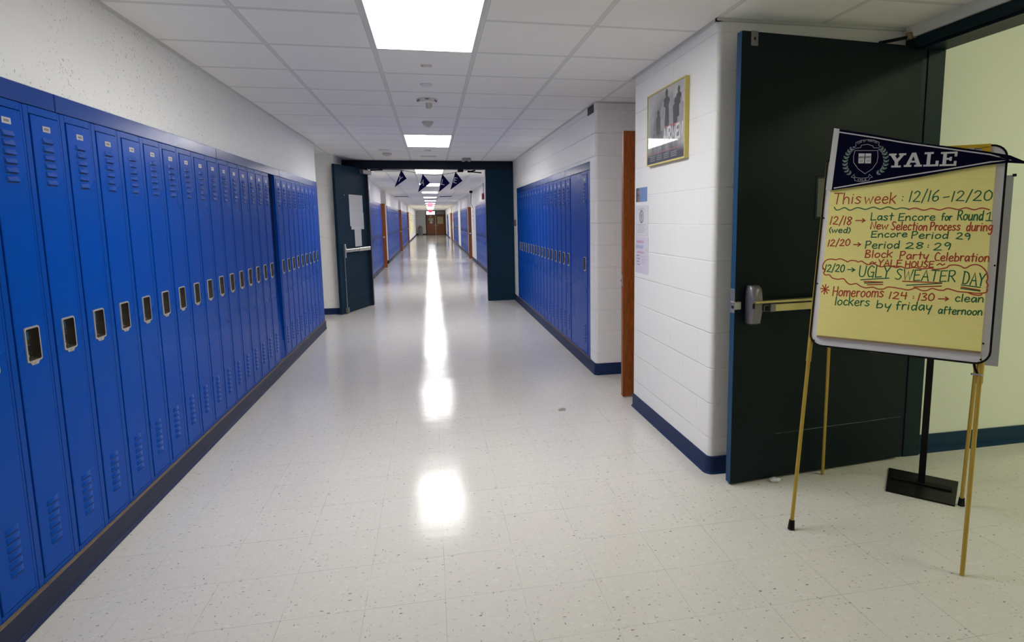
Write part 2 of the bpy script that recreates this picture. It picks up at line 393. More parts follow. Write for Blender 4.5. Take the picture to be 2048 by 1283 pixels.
for ch, src in G.items():
    wd, body = src.split('|'); st = []
    for part in body.split(';'):
        if not part: continue
        sm = part.startswith('~'); pts = [tuple(float(a) for a in t.split(',')) for t in part.lstrip('~').split()]
        st.append(smooth(pts) if sm else pts)
    GL[ch] = (float(wd), st)
def text_lines(txt, u0, v0, u1, v1, ht, gap=.16, jitter=0, slant=0):
    tot = sum(GL[c][0] for c in txt)+gap*(len(txt)-1); out = []; xx = 0
    du, dv = u1-u0, v1-v0
    for c in txt:
        wd, st = GL[c]; jy = random.uniform(-jitter, jitter)
        for l in st:
            out.append([(u0+du*(xx+a)/tot+slant*b*ht, v0+dv*(xx+a)/tot+(b+jy)*ht) for a, b in l])
        xx += wd+gap
    return out
ORD = ['first', 'second', 'third', 'fourth', 'fifth', 'sixth', 'seventh', 'eighth', 'ninth', 'tenth', 'eleventh', 'twelfth', 'thirteenth', 'fourteenth', 'fifteenth', 'sixteenth', 'seventeenth', 'eighteenth', 'nineteenth']
def ordinal(n):                                            # 0-based
    n += 1
    if n < 20: return ORD[n-1]
    tens = ['twenty', 'thirty', 'forty', 'fifty', 'sixty'][n//10-2]
    return (tens+'-'+ORD[n % 10-1]) if n % 10 else {'twenty': 'twentieth', 'thirty': 'thirtieth', 'forty': 'fortieth', 'fifty': 'fiftieth', 'sixty': 'sixtieth'}[tens]
# ================================================================== THE SETTING
CEIL = 2.516
struct(MB().box((-2.9, -3.6, -.1), (6.1, 63.8, 0), 'floor'), 'floor')
struct(MB().box((-2.9, -3.6, CEIL), (2.66, 63.8, CEIL+.08), 'ceiling'), 'ceiling')
struct(MB().box((2.66, -1.6, 3.10), (6.1, 3.2, 3.18), 'wall_plain'), 'ceiling')

# --- left wall: painted block above recessed lockers
struct(MB().box((-2.0, -3.6, 0), (-1.5, 1.93, CEIL), 'wall_pit'), 'wall_left_near')
struct(MB().box((-2.0, 1.93, 2.007), (-1.5, 8.53, CEIL), 'wall_pit'), 'wall_left')
struct(MB().box((-2.0, 1.93, 0), (-1.83, 8.53, 2.007), 'wall_plain'), 'wall_left_behind_lockers')
b = MB(); b.box((-1.83, -3.6, 0), (-1.478, 8.545, .116), 'base_worn', .004); b.box((-1.49, -3.6, 0), (-1.474, 8.549, .026), 'base', .003); b.box((-1.83, 1.93, .114), (-1.4795, 8.53, .121), 'rust')
struct(b, 'baseboard_left')
# alcove past the left lockers and the cream return wall with its rounded corner
struct(MB().box((-2.9, 8.5, 0), (-2.7, 9.9, CEIL), 'wall_cream'), 'wall_left_alcove')
r = .03
ret = [(-2.7, 9.87)]+arc(-1.46-r, 9.87+r, r, -PI/2, 0)+[(-1.46, 10.75), (-2.7, 10.75)]
struct(MB().prism(ret, 0, CEIL, 'wall_cream', True), 'wall_left_return')
o_ = .008; r2 = r+o_
retb = [(-2.7, 9.87-o_)]+arc(-1.46-r, 9.87+r, r2, -PI/2, 0)+[(-1.46+o_, 10.74), (-2.7, 10.74)]
struct(MB().prism(retb, 0, .10, 'base', True), 'baseboard_left_return')

# --- cross-corridor door frame
FY = 10.75
b = MB(); b.box((-1.46, FY, 2.37), (1.485, FY+.16, CEIL), 'frame_dark', .003)
struct(b, 'trim_1')
b = MB(); b.box((1.005, FY, 0), (1.485, FY+.16, 2.37), 'navy', .003); b.box((.985, FY+.012, 0), (1.005, FY+.15, 2.37), 'frame_dark', .002)
struct(b, 'trim_2')
b = MB(); b.box((-1.46, FY+.012, 0), (-1.04, FY+.16, 2.37), 'frame_dark', .002)
struct(b, 'trim_3')

# --- right side: wall with recessed lockers, rounded corner at the recess
XR = 1.485
b = MB()
out1 = [(XR, 5.47)]+arc(XR+r, 5.28+r, r, PI, 1.5*PI)+[(2.45, 5.28), (2.45, 5.47)]
struct(b.prism(out1, 0, CEIL, 'wall', True), 'wall_right_corner')
struct(MB().box((XR, 5.47, 2.010), (2.45, 10.33, CEIL), 'wall'), 'wall_right')
struct(MB().box((1.82, 5.47, 0), (2.45, 10.33, 2.010), 'wall_plain'), 'wall_right_behind_lockers')
struct(MB().box((XR, 10.33, 0), (2.45, 10.75, CEIL), 'wall'), 'wall_right_end')
ob = [(XR-.012, 10.74)]+arc(XR+r, 5.28+r, r+.012, PI, 1.5*PI)+[(2.42, 5.268), (2.42, 5.40), (1.80, 5.40), (1.80, 10.74)]
b = MB(); b.prism(ob, 0, .112, 'base', True); b.box((XR-.010, 5.47, .112), (1.80, 10.34, .118), 'rust')
struct(b, 'baseboard_right')
# recess holding the oak door
b = MB(); b.box((2.42, 4.3, 0), (2.6, 5.3, CEIL), 'wall')
struct(b, 'wall_right_recess')
# --- pillar with rounded corners
PX, PY0, PY1 = 1.525, 3.03, 4.345
pil = arc(PX+r, PY0+r, r, PI, 1.5*PI)+[(2.68, PY0), (2.68, PY1)]+arc(PX+r, PY1-r, r, PI/2, PI)
struct(MB().prism(pil, 0, CEIL, 'wall', True), 'wall_right_pillar')
q = r+.010
pb = arc(PX+r, PY0+r, q, PI, 1.5*PI)+[(2.66, PY0-.010), (2.66, PY1+.01)]+arc(PX+r, PY1-r, q, PI/2, PI)
q2 = r+.020
pb2 = arc(PX+r, PY0+r, q2, PI, 1.5*PI)+[(2.66, PY0-.020), (2.66, PY1+.02)]+arc(PX+r, PY1-r, q2, PI/2, PI)
b = MB(); b.loft([[(p[0], p[1], 0) for p in pb2], [(p[0], p[1], .012) for p in pb], [(p[0], p[1], .098) for p in pb], [(p[0], p[1], .102) for p in pil]], 'base', True, True)
struct(b, 'baseboard_right_pillar')
# --- exit doorway to the stairwell: lintel, frame, stairwell walls
struct(MB().box((2.66, -.1, 2.455), (2.92, PY0+.02, 3.10), 'wall_plain'), 'wall_right_lintel')
b = MB(); b.box((2.675, .55, 2.40), (2.905, 3.058, 2.455), 'teal', .003); b.box((2.70, .55, 2.385), (2.72, 2.98, 2.40), 'frame_dark')
b.box((2.79, 2.985, 0), (2.905, 3.058, 2.40), 'teal', .003); b.box((2.68, 2.992, 0), (2.79, 3.029, 2.40), 'frame_dark')
b.box((2.675, .5, 0), (2.905, .56, 2.455), 'teal', .003)
struct(b, 'trim_4')
struct(MB().box((2.70, 3.06, 0), (6.1, 3.2, 3.10), 'wall_green'), 'wall_right_stairwell')
b = MB(); b.loft([[(2.906, 3.0, 0), (6.0, 3.04, 0), (6.0, 3.06, 0), (2.906, 3.06, 0)], [(2.906, 3.047, .012), (6.0, 3.047, .012), (6.0, 3.06, .012), (2.906, 3.06, .012)], [(2.906, 3.05, .10), (6.0, 3.05, .10), (6.0, 3.06, .10), (2.906, 3.06, .10)]], 'base_teal', smooth=False)
struct(b, 'baseboard_right_stairwell')
b = MB(); b.box((6.0, -1.6, 0), (6.1, 3.1, 3.10), 'wall_green'); b.box((2.9, -1.6, 0), (6.1, -1.5, 3.10), 'wall_green')
struct(b, 'wall_right_stairwell_side')
struct(MB().box((1.525, -3.6, 0), (2.90, .52, 3.10), 'wall'), 'wall_right_near')
struct(MB().box((-2.0, -3.6, 0), (1.6, -3.5, CEIL), 'wall'), 'wall_back')
# metal angle where ceiling meets wall
def angle(a, b2, n): struct(MB().box(a, b2, 'light_frame'), 'trim_%d' % n)
M['angle'] = mat('ceiling_angle', (.60, .60, .59), .6)
def angle(a, b2, n): struct(MB().box(a, b2, 'angle'), 'trim_%d' % n)
angle((-1.5, -3.5, CEIL-.014), (-1.485, 8.53, CEIL), 5)
angle((XR-.012, 5.30, CEIL-.012), (XR+.02, 10.74, CEIL), 6)
angle((PX-.012, PY0-.012, CEIL-.016), (PX+.02, PY1+.01, CEIL), 7)
angle((PX-.012, PY0-.014, CEIL-.016), (2.66, PY0+.01, CEIL), 8)
angle((XR, 5.266, CEIL-.012), (2.42, 5.285, CEIL), 9)

# --- far corridor walls: (kind, y0, y1) along each side
LEFT = [('plain', 10.75, 14.1), ('bank', 14.1, 19.15), ('alcove', 19.15, 21.3), ('bank', 21.3, 29.45), ('alcove', 29.45, 31.6), ('bank', 31.6, 39.65), ('alcove', 39.65, 41.6), ('plain', 41.6, 63.5)]
RIGHT = [('plain', 10.75, 14.1), ('bank', 14.1, 20.45), ('plain', 20.45, 22.55), ('alcove', 22.55, 24.8), ('bank', 24.8, 31.0), ('plain', 31.0, 33.6), ('bank', 33.6, 41.2), ('plain', 41.2, 42.8), ('alcove', 42.8, 44.6), ('plain', 44.6, 52.0), ('bank', 52.0, 56.5), ('plain', 56.5, 63.5)]
for side, segs, nm in ((-1, LEFT, 'left'), (1, RIGHT, 'right')):
    X = 1.5*side; w_ = MB(); bb = MB()
    for kd, y0, y1 in segs:
        if kd == 'plain': w_.box((X, y0, 0), (2.6*side, y1, CEIL), 'wall'); bb.box((X-.01*side, y0, 0), (X+.02*side, y1, .11), 'base')
        elif kd == 'bank':
            w_.box((X, y0, 2.007), (2.6*side, y1, CEIL), 'wall'); w_.box((X+.34*side, y0, 0), (2.6*side, y1, 2.007), 'wall')
            for ya, yb in ((y0, y0+.1), (y1-.1, y1)): w_.box((X, ya, 0), (X+.34*side, yb, 2.007), 'wall')
            bb.box((X-.012*side, y0, 0), (X+.3*side, y1, .116), 'base_worn')
        else: w_.box((2.5*side, y0-.05, 0), (2.6*side, y1+.05, CEIL), 'wall')
    struct(w_, 'wall_%s_far' % nm); struct(bb, 'baseboard_%s_far' % nm)
# end wall with its door unit
EY = 63.5
b = MB(); b.box((-2.6, EY, 0), (-.50, EY+.2, CEIL), 'wall_plain'); b.box((1.50, EY, 0), (2.6, EY+.2, CEIL), 'wall_plain'); b.box((-.5, EY, 2.47), (1.5, EY+.2, CEIL), 'wall_plain')
struct(b, 'wall_end')
struct(MB().box((-1.5, EY-.02, 0), (-.52, EY, .11), 'black'), 'baseboard_end')
b = MB()
for x0, x1 in ((-.52, -.44), (.44, .53), (1.42, 1.50)): b.box((x0, EY-.03, 0), (x1, EY+.1, 2.47), 'frame_dark')
b.box((.455, EY-.05, 0), (.515, EY-.03, 2.03), 'light_frame')
b.box((-.5, EY-.03, 2.02), (1.5, EY+.1, 2.08), 'frame_dark'); b.box((-.5, EY-.03, 2.43), (1.5, EY+.1, 2.48), 'frame_dark')
struct(b, 'trim_10')
w1 = struct(MB().box((-.44, EY+.03, 2.08), (.44, EY+.05, 2.43), 'window_glow'), 'window_1')
struct(MB().box((.53, EY+.02, 2.08), (1.42, EY+.06, 2.43), 'trash'), 'window_2')
struct(MB().box((-.6, EY+.12, 0), (1.6, EY+.2, 2.47), 'dark'), 'wall_end_behind')

# --- thin dark strips fixed under the far ceiling at either side
for a, b2, lb in ((-1.48, -.92, 'left'), (.42, .92, 'right')):
    t = MB().box((a, 26.30, CEIL-.022), (b2, 26.40, CEIL), 'dark').build('dark_strip')
    tag(t, 'dark strip on the far corridor ceiling, %s of the lights' % lb, 'ceiling vent', 'strips across the far ceiling')

# ================================================================== LOCKERS
# prototype: origin on the floor below the middle of the front, front faces +x
YD0, YD1, ZD0, ZD1 = -.078, .096, .146, 1.899             # door edges
def locker_frame():
    b = MB(); d = -.03
    h_ = .1136
    b.box((d, -h_, .122), (0, YD0-.0035, 1.931), 'locker_frame', .002); b.box((d, YD1+.0035, .122), (0, h_, 1.931), 'locker_frame', .002)
    b.box((d, YD0-.0035, .122), (0, YD1+.0035, ZD0-.0035), 'locker_frame'); b.box((d, YD0-.0035, ZD1+.0035), (0, YD1+.0035, 1.931), 'locker_frame')
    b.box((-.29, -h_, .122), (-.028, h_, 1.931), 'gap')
    return b
HY, HZ0, HZ1, HW = .0095, .972, 1.094, .0375               # handle recess
def door_mesh(b):
    # face with a hole for the recessed handle
    x = .003; y = (YD0, HY-HW, HY+HW, YD1); z = (ZD0, HZ0, HZ1, ZD1); e = .002
    ys = (YD0+e, y[1], y[2], YD1-e); zs = (ZD0+e, z[1], z[2], ZD1-e)
    for i in range(3):
        for j in range(3):
            if (i, j) != (1, 1): b.face([(x, ys[i], zs[j]), (x, ys[i+1], zs[j]), (x, ys[i+1], zs[j+1]), (x, ys[i], zs[j+1])], 'locker')
    A = [(x, ys[0], zs[0]), (x, ys[3], zs[0]), (x, ys[3], zs[3]), (x, ys[0], zs[3])]
    B_ = [(x-e, YD0, ZD0), (x-e, YD1, ZD0), (x-e, YD1, ZD1), (x-e, YD0, ZD1)]
    D = [(-.022, p[1], p[2]) for p in B_]
    b.loft([A, B_, D], 'locker', False, False, False)
    # louvres: six above, six below, hooded
    for z0 in [1.634+.0325*i for i in range(6)]+[.248+.031*i for i in range(6)]:
        ya, yb = -.0225, .0455; hh = .022
        pts = [(x, ya, z0), (x, yb, z0), (x, yb, z0+hh), (x, ya, z0+hh)]
        d_ = .008 if z0 > 1 else .0035
        o = [(x+d_, ya+.005, z0+.003), (x+d_, yb-.005, z0+.003), (x+.0012, yb-.004, z0+hh-.001), (x+.0012, ya+.004, z0+hh-.001)]
        b.loft([pts, o], 'louvre' if z0 > 1 else 'locker', False, True, False)
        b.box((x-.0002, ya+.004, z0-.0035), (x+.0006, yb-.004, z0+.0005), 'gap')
    return b
def locker_plate(b):
    b.box((.003, -.012, 1.841), (.0045, .037, 1.864), 'steel', .0006); b.box((.0045, -.002, 1.848), (.0048, .026, 1.857), 'grey_cast')
    return b
def locker_cup():
    b = MB(); x = .003; w_, z0, z1 = HW, HZ0, HZ1
    def ring(x_, ww, a, c, rad, n=4):
        p = []
        for cx, cz, a0 in ((ww-rad, c-rad, 0), (-ww+rad, c-rad, PI/2), (-ww+rad, a+rad, PI), (ww-rad, a+rad, 1.5*PI)):
            for i in range(n+1):
                t = a0+PI/2*i/n; p.append((x_, HY+cx+rad*math.cos(t), cz+rad*math.sin(t)))
        return p
    rings = [ring(x, w_+.006, z0-.006, z1+.006, .010), ring(x+.0035, w_+.005, z0-.005, z1+.005, .010), ring(x+.0035, w_-.001, z0+.001, z1-.001, .007), ring(x-.022, w_-.003, z0+.003, z1-.003, .007), ring(x-.026, w_-.006, z0+.006, z1-.006, .006)]
    b.loft(rings[:3], 'chrome', False, False); b.loft(rings[2:], 'cup', False, True)
    # riveted tab below
    t = [(x+.002, HY-.028, z0-.004), (x+.002, HY-.018, z0-.017), (x+.002, HY+.018, z0-.017), (x+.002, HY+.028, z0-.004)]
    b.loft([[(x, p[1], p[2]) for p in t], t], 'chrome', False, True, False)
    b.lathe([(.005, 0), (.004, .003), (.001, .004)], 'chrome', (0, 0, 0), 8) if False else None
    b.box((x+.002, HY-.005, z0-.014), (x+.0045, HY+.005, z0-.005), 'chrome', .0015)
    return b
def locker_lever():
    b = MB(); b.box((-.014, HY-.024, 1.052), (-.004, HY-.004, 1.086), 'teal_edge', .002); b.box((-.013, HY-.026, 1.004), (.000, HY-.008, 1.034), 'black_gloss', .003)
    b.box((-.012, HY-.024, .984), (-.003, HY-.013, .997), 'steel', .002); return b
proto = thing('locker', 'x', 'locker')
locker_frame().build('frame', proto)
dr_ = door_mesh(MB()).build('door', proto)
locker_plate(MB()).build('number_plate', dr_); locker_cup().build('recessed_handle', dr_); locker_lever().build('latch', dr_)
for z0 in (.20, 1.005, 1.80):
    MB().box((-.012, YD1-.003, z0), (.0035, YD1+.007, z0+.066), 'locker_frame', .0015).build('hinge', proto)
used = [False]
def place_locker(x, y, rz, label, group):
    o = proto if not used[0] else copy_tree(proto); used[0] = True
    o.location = (x, y, 0); o.rotation_euler = (0, 0, rz); tag(o, label, 'locker', group); return o
n = 0
for i in range(-2, 16):
    y = 2.5107+.22907*i
    place_locker(-1.49, y, 0, 'tall blue locker, %s from the near end of the long left row' % ordinal(n), 'blue lockers in the near left row'); n += 1
for j in range(9):
    place_locker(-1.49, 6.397+.2286*j, 0, 'tall blue locker, %s beyond the bent filler panel on the left' % ordinal(j), 'blue lockers beyond the left filler panel')
place_locker(XR, 5.674, PI, 'blue locker alone at the near end of the right row, beside the blank panel', 'blue lockers along the right wall')
for j in range(17):
    place_locker(XR, 6.382+.2286*j, PI, 'tall blue locker, %s past the blank panel on the right wall' % ordinal(j), 'blue lockers along the right wall')
# blank fillers
b = MB(); b.loft([[(-1.53, 6.0645, .122), (-1.492, 6.2795, .122), (-1.50, 6.2795, .122), (-1.54, 6.0645, .122)], [(-1.535, 6.0645, 1.0), (-1.53, 6.2795, 1.0), (-1.54, 6.2795, 1.0), (-1.545, 6.0645, 1.0)], [(-1.545, 6.0645, 1.931), (-1.54, 6.2795, 1.931), (-1.55, 6.2795, 1.931), (-1.555, 6.0645, 1.931)]], 'locker', smooth=True)
b.box((-1.80, 6.064, .122), (-1.60, 6.280, 1.931), 'gap')
tag(b.build('filler_panel'), 'bent blank blue filler panel set back between left lockers', 'panel')
b = MB(); b.box((XR+.002, 5.790, .122), (XR+.02, 6.266, 1.931), 'locker', .002)
tag(b.build('filler_panel'), 'wide blank blue panel between right lockers, without any handle', 'panel')
b = MB(); b.box((-1.79, 8.343, .122), (-1.49, 8.53, 2.007), 'locker_frame', .003); tag(b.build('end_panel'), 'blue end panel closing the left lockers beside the alcove', 'panel')
b = MB(); b.box((XR, 5.472, .122), (1.79, 5.556, 1.931), 'locker_frame', .003); tag(b.build('end_panel'), 'blue upright strip at the near end of right lockers', 'panel')
b = MB(); b.box((XR, 10.155, .122), (1.79, 10.326, 1.931), 'locker_frame', .003); tag(b.build('end_panel'), 'blue upright strip closing right lockers beside the dark doorway', 'panel')
# fascia strips above the lockers
for i, (a, c) in enumerate(((1.93, 2.829), (2.833, 4.690), (4.695, 6.50), (6.505, 8.345))):
    t = MB().box((-1.80, a, 1.934), (-1.489, c, 2.006), 'locker_trim', .003).build('fascia')
    tag(t, 'blue fascia strip over the left lockers, %s from the near end' % ORD[i], 'fascia', 'fascia strips over lockers')
for i, (a, c) in enumerate(((5.474, 8.10), (8.105, 10.33))):
    t = MB().box((XR-.001, a, 1.934), (1.80, c, 2.009), 'locker_trim', .003).build('fascia')
    tag(t, 'blue fascia strip over the right lockers, %s end' % ('nearer' if i == 0 else 'farther'), 'fascia', 'fascia strips over lockers')
# far banks: a few pixels each, one mesh per locker
def far_locker_mesh():
    b = locker_frame(); x = .003
    door_mesh(b); locker_plate(b); b.box((.002, HY-HW, HZ0), (.005, HY+HW, HZ1), 'cup')
    b.box((-.3, -.1136, 1.934), (.002, .1136, 2.006), 'locker_trim')
    return b
far = far_locker_mesh().build('locker'); first = True
NAMES = {(-1, 0): 'left bank before the first oak door', (-1, 1): 'left bank past the first oak door', (-1, 2): 'left bank past the second oak door', (1, 0): 'right bank just past the double doorway', (1, 1): 'right bank past the nearer oak door', (1, 2): 'right bank before the farther oak door', (1, 3): 'right bank nearest the end doors'}
for side, segs in ((-1, LEFT), (1, RIGHT)):
    bi = 0
    for kd, y0, y1 in segs:
        if kd != 'bank': continue
        cnt = int((y1-y0-.2)/.2286)
        y_ = y0+.1+((y1-y0-.2)-cnt*.2286)/2+.1143
        for i in range(cnt):
            o = far if first else far.copy()
            if not first: C.objects.link(o)
            first = False
            o.location = (1.49*side, y_+.2286*i, 0); o.rotation_euler = (0, 0, 0 if side < 0 else PI)
            tag(o, 'far blue locker, %s in the %s' % (ordinal(i), NAMES[(side, bi)]), 'locker', 'far lockers, '+NAMES[(side, bi)])
        bi += 1

# ================================================================== CEILING LIGHTS
for i in range(0, 12):
    y0 = 2.652+4.877*i; y1 = y0+1.219
    where = 'nearest the camera, cut by the top of the view' if i == 0 else '%s along the corridor' % ORD[i]
    t = thing('ceiling_light', 'white flat ceiling light panel, '+where, 'ceiling light', (.003, (y0+y1)/2, CEIL), 0, 'ceiling light panels')
    b = MB(); hw, hl = .3048, .6096
    for a, c in (((-hw, -hl, -.006), (-hw+.022, hl, 0)), ((hw-.022, -hl, -.006), (hw, hl, 0)), ((-hw+.022, -hl, -.006), (hw-.022, -hl+.022, 0)), ((-hw+.022, hl-.022, -.006), (hw-.022, hl, 0))): b.box(a, c, 'light_frame')
    b.build('frame', t)
    MB().box((-hw+.022, -hl+.022, -.004), (hw-.022, hl-.022, -.001), 'panel_glow').build('diffuser', t)
t = thing('ceiling_light', 'greenish lamp on the stairwell ceiling beyond the exit doorway', 'ceiling light', (4.4, .55, 3.10))
MB().box((-.35, -.7, -.05), (.35, .7, 0), 'white', .01).build('housing', t)
MB().box((-.32, -.67, -.056), (.32, .67, -.05), 'stair_glow').build('diffuser', t)
# ================================================================== DOORS
def closer(b, x0, x1, y0, y1, z0, z1): b.box((x0, y0, z0), (x1, y1, z1), 'grey_cast', .006)
# near teal fire door, swung back against the alcove wall. local x runs from the free edge to the hinge
D1 = thing('door_1', 'dark teal fire door swung open against the alcove wall behind the easel', 'door', (1.572, 2.857, 0), math.atan2(.110, 1.165))
D1['kind'] = 'structure'
L1 = 1.172
M['teal_scratch'] = None
k = NT('door_teal_scratched'); v = k.coord(); x, y, z = k.xyz(v)
f = k.noise(v, 2.2, 5, .6)
c = k.mix(f, (.0013, .0068, .0094), (.0018, .0088, .0122))
zz_ = k.math('ABSOLUTE', k.math('SUBTRACT', z, k.math('ADD', .266, k.math('MULTIPLY', k.math('SUBTRACT', k.noise(v, 3, 1), .5), .006))))
sc_ = k.math('MULTIPLY', k.math('MULTIPLY', k.math('LESS_THAN', zz_, .0014), k.math('GREATER_THAN', x, .28)), k.ramp(k.noise(v, 6, 3), .35, .6, .15, .8))
c = k.mix(sc_, c, (.35, .36, .36)); k.set(c, k.ramp(f, .3, .7, .38, .48), 0, .18); M['teal_scratch'] = k.m
leaf = MB().box((0, 0, .012), (L1, .046, 2.405), 'teal_scratch', .002).build('leaf', D1)
MB().box((-.0012, .003, .014), (0, .043, 2.403), 'teal_edge').build('edge_strip', D1)['label'] = 'lighter blue painted edge'
b = MB(); b.box((.050, -.004, 2.335), (.092, .002, 2.407), 'grey_cast', .002); b.box((.066, -.0055, 2.362), (.076, -.003, 2.376), 'black')
b.build('strike_plate', D1)['label'] = 'small grey plate at the top corner'
b = MB(); b.box((.482, -.003, 1.455), (.742, .001, 1.69), 'frame_dark', .002); b.box((.496, -.0036, 1.47), (.728, -.002, 1.676), 'vision'); b.build('vision_panel', D1)
# exit device: tall cast case, rail, brass pad, latch
b = MB()
rings = []
for z0, hw, d in ((.902, .024, .030), (.912, .034, .052), (.975, .036, .064), (1.04, .036, .064), (1.095, .034, .056), (1.112, .028, .040)):
    rings.append([(.097-hw, 0, z0), (.097-hw, -d*.75, z0), (.097-hw*.72, -d, z0), (.097+hw*.72, -d, z0), (.097+hw, -d*.75, z0), (.097+hw, 0, z0)])
b.loft(rings, 'grey_cast', smooth=True); b.box((.067, -.066, .995), (.075, -.05, 1.02), 'black')
b.build('exit_device_case', D1, 50)
b = MB(); b.box((.133, -.045, .972), (.96, -.001, 1.018), 'grey_cast', .003); b.box((.125, -.075, .978), (.16, -.03, 1.012), 'black', .003); rail = b.build('push_bar', D1)
b = MB(); b.box((.172, -.066, .972), (.205, -.044, 1.016), 'grey_cast', .002); b.box((.205, -.062, .972), (.93, -.044, 1.014), 'brass', .003); b.build('touch_pad', rail)['label'] = 'brass coloured touch pad'
b = MB(); b.box((.070, -.078, 1.021), (.94, -.040, 1.036), 'brass', .003); b.build('top_rail', rail)
b = MB(); b.box((-.004, .004, .965), (.006, .042, 1.095), 'steel', .002); b.box((-.012, -.012, .985), (.030, .030, 1.028), 'steel', .003); b.box((-.013, -.006, .992), (.02, .016, 1.006), 'black'); b.build('latch', D1)
# closer arm to the frame header
b = MB(); b.tube([(.88, .02, 2.41), (1.08, .02, 2.455)], .009, 'black', 8); b.tube([(1.08, .02, 2.455), (1.30, -.12, 2.462)], .010, 'pad_edge', 8); b.lathe([(.018, -.012), (.018, .022)], 'pad_edge', (1.08, .02, 2.455), 12)
b.build('closer_arm', D1)

# left leaf of the cross-corridor pair, swung towards the camera. local x from free edge to hinge
p0, p1 = Vector((-1.433, 9.752)), Vector((-1.043, 10.895)); ang = math.atan2(p1.y-p0.y, p1.x-p0.x); L2 = (p1-p0).length
D2 = thing('door_2', 'dark navy double door leaf standing open at the left of the corridor doorway', 'door', (p0.x, p0.y, 0), ang)
D2['kind'] = 'structure'
b = MB(); b.box((0, 0, .012), (L2, .045, 2.365), 'navy', .003); b.box((.10, -.0012, .243), (L2-.02, 0, .247), 'base_teal'); b.build('leaf', D2)
b = MB(); b.box((.118, -.045, .90), (.158, -.001, 1.115), 'steel', .006); b.box((.128, -.055, .985), (.152, -.04, 1.06), 'chrome', .004); b.build('exit_device_case', D2)
b = MB(); b.box((.158, -.05, .985), (1.02, -.004, 1.035), 'steel', .005); b.box((.62, -.055, .982), (1.04, -.02, 1.040), 'chrome', .005); b.build('push_bar', D2)
b = MB(); b.tube([(.138, -.02, .90), (.138, -.02, .10)], .007, 'steel', 8); b.tube([(.138, -.02, .55), (.138, -.002, .55)], .006, 'steel', 6); b.build('vertical_rod', D2)
MB().box((.115, -.045, .012), (.165, -.001, .10), 'grille', .004).build('bottom_latch', D2)
b = MB(); closer(b, .86, 1.19, -.07, -.001, 2.275, 2.345); b.build('door_closer', D2)
b = MB(); b.lathe([(.014, 0), (.013, .006)], 'steel', (0, 0, 0), 10); o = b.build('rivet', D2); o.rotation_euler = (PI/2, 0, 0); o.location = (.265, 0, 1.897)
def along(x, y, z):                                        # point on the face of door 2
    d = (p1-p0)/L2; nn = Vector((d.y, -d.x)); q_ = p0+d*x+nn*y; return (q_.x, q_.y, z)
d2 = (p1-p0)/L2; n2 = Vector((d2.y, -d2.x, 0))
M['print_grey'] = mat('grey_print', (.33, .33, .36), .7)
def sheet(x0, x1, z0, z1, y, lb, marks=()):
    b = MB(); b.ngon_plate([along(x0, y, z0), along(x1, y, z0), along(x1, y, z1), along(x0, y, z1)], n2, .0012, 'paper')
    rows = int((z1-z0)/.028)
    lines = [[(x0+.03, z1-.03-.026*i), (x1-.03-random.random()*.08, z1-.03-.026*i)] for i in range(rows-1)]
    b.strokes(lines, lambda u, v, n: along(u, y+.0014+n, v), .0028, 'print_grey')
    tag(b.build('paper_notice'), lb, 'notice', 'notices on the open door leaf')
sheet(.425, .915, 1.40, 1.912, .002, 'tall white paper on the open navy door, topmost sheet')
sheet(.455, .925, 1.345, 1.62, .004, 'white paper overlapping below the topmost sheet on navy door')
sheet(.560, .805, 1.06, 1.345, .006, 'narrow white paper hanging lowest on the navy door')

# right leaf, swung away beyond the jamb
D3 = thing('door_3', 'right leaf of the double door, open beyond the dark jamb', 'door', (.995, FY+.17, 0), math.radians(82)); D3['kind'] = 'structure'
D3.location.x = 1.05
MB().box((0, -.045, .012), (1.02, 0, 2.365), 'navy', .003).build('leaf', D3)
b = MB(); b.box((.02, 0, 2.20), (.28, .065, 2.27), 'grey_cast', .005); b.build('door_closer', D3)
# closer arms on the header
for nm, pts, lb in (('closer_arm', [(-.86, FY-.066, 2.345), (-.80, FY-.080, 2.352), (-.98, FY-.12, 2.335)], 'dark folded closer arm under the door header at left'), ('closer_arm', [(.93, FY+.2, 2.325), (.70, FY+.13, 2.338), (.82, FY+.13, 2.362)], 'dark folded closer arm under the door header at right')):
    b = MB(); b.tube(pts, .011, 'black', 8); b.lathe([(.022, -.015), (.022, .02)], 'black', pts[1], 12); tag(b.build(nm), lb, 'door closer', 'closer arms under the header')
b = MB(); b.box((.50, FY+.02, 2.325), (.60, FY+.1, 2.372), 'black', .006); tag(b.build('door_coordinator'), 'black block under the header beside the bunting cord', 'door hardware')
b = MB(); b.box((.555, 10.20, CEIL-.05), (.70, 10.40, CEIL), 'trash', .006); b.lathe([(.03, -.085), (.03, -.05)], 'black', (.628, 10.3, CEIL), 14); tag(b.build('sensor_box'), 'grey box with dark lens on the ceiling before the doorway', 'sensor')

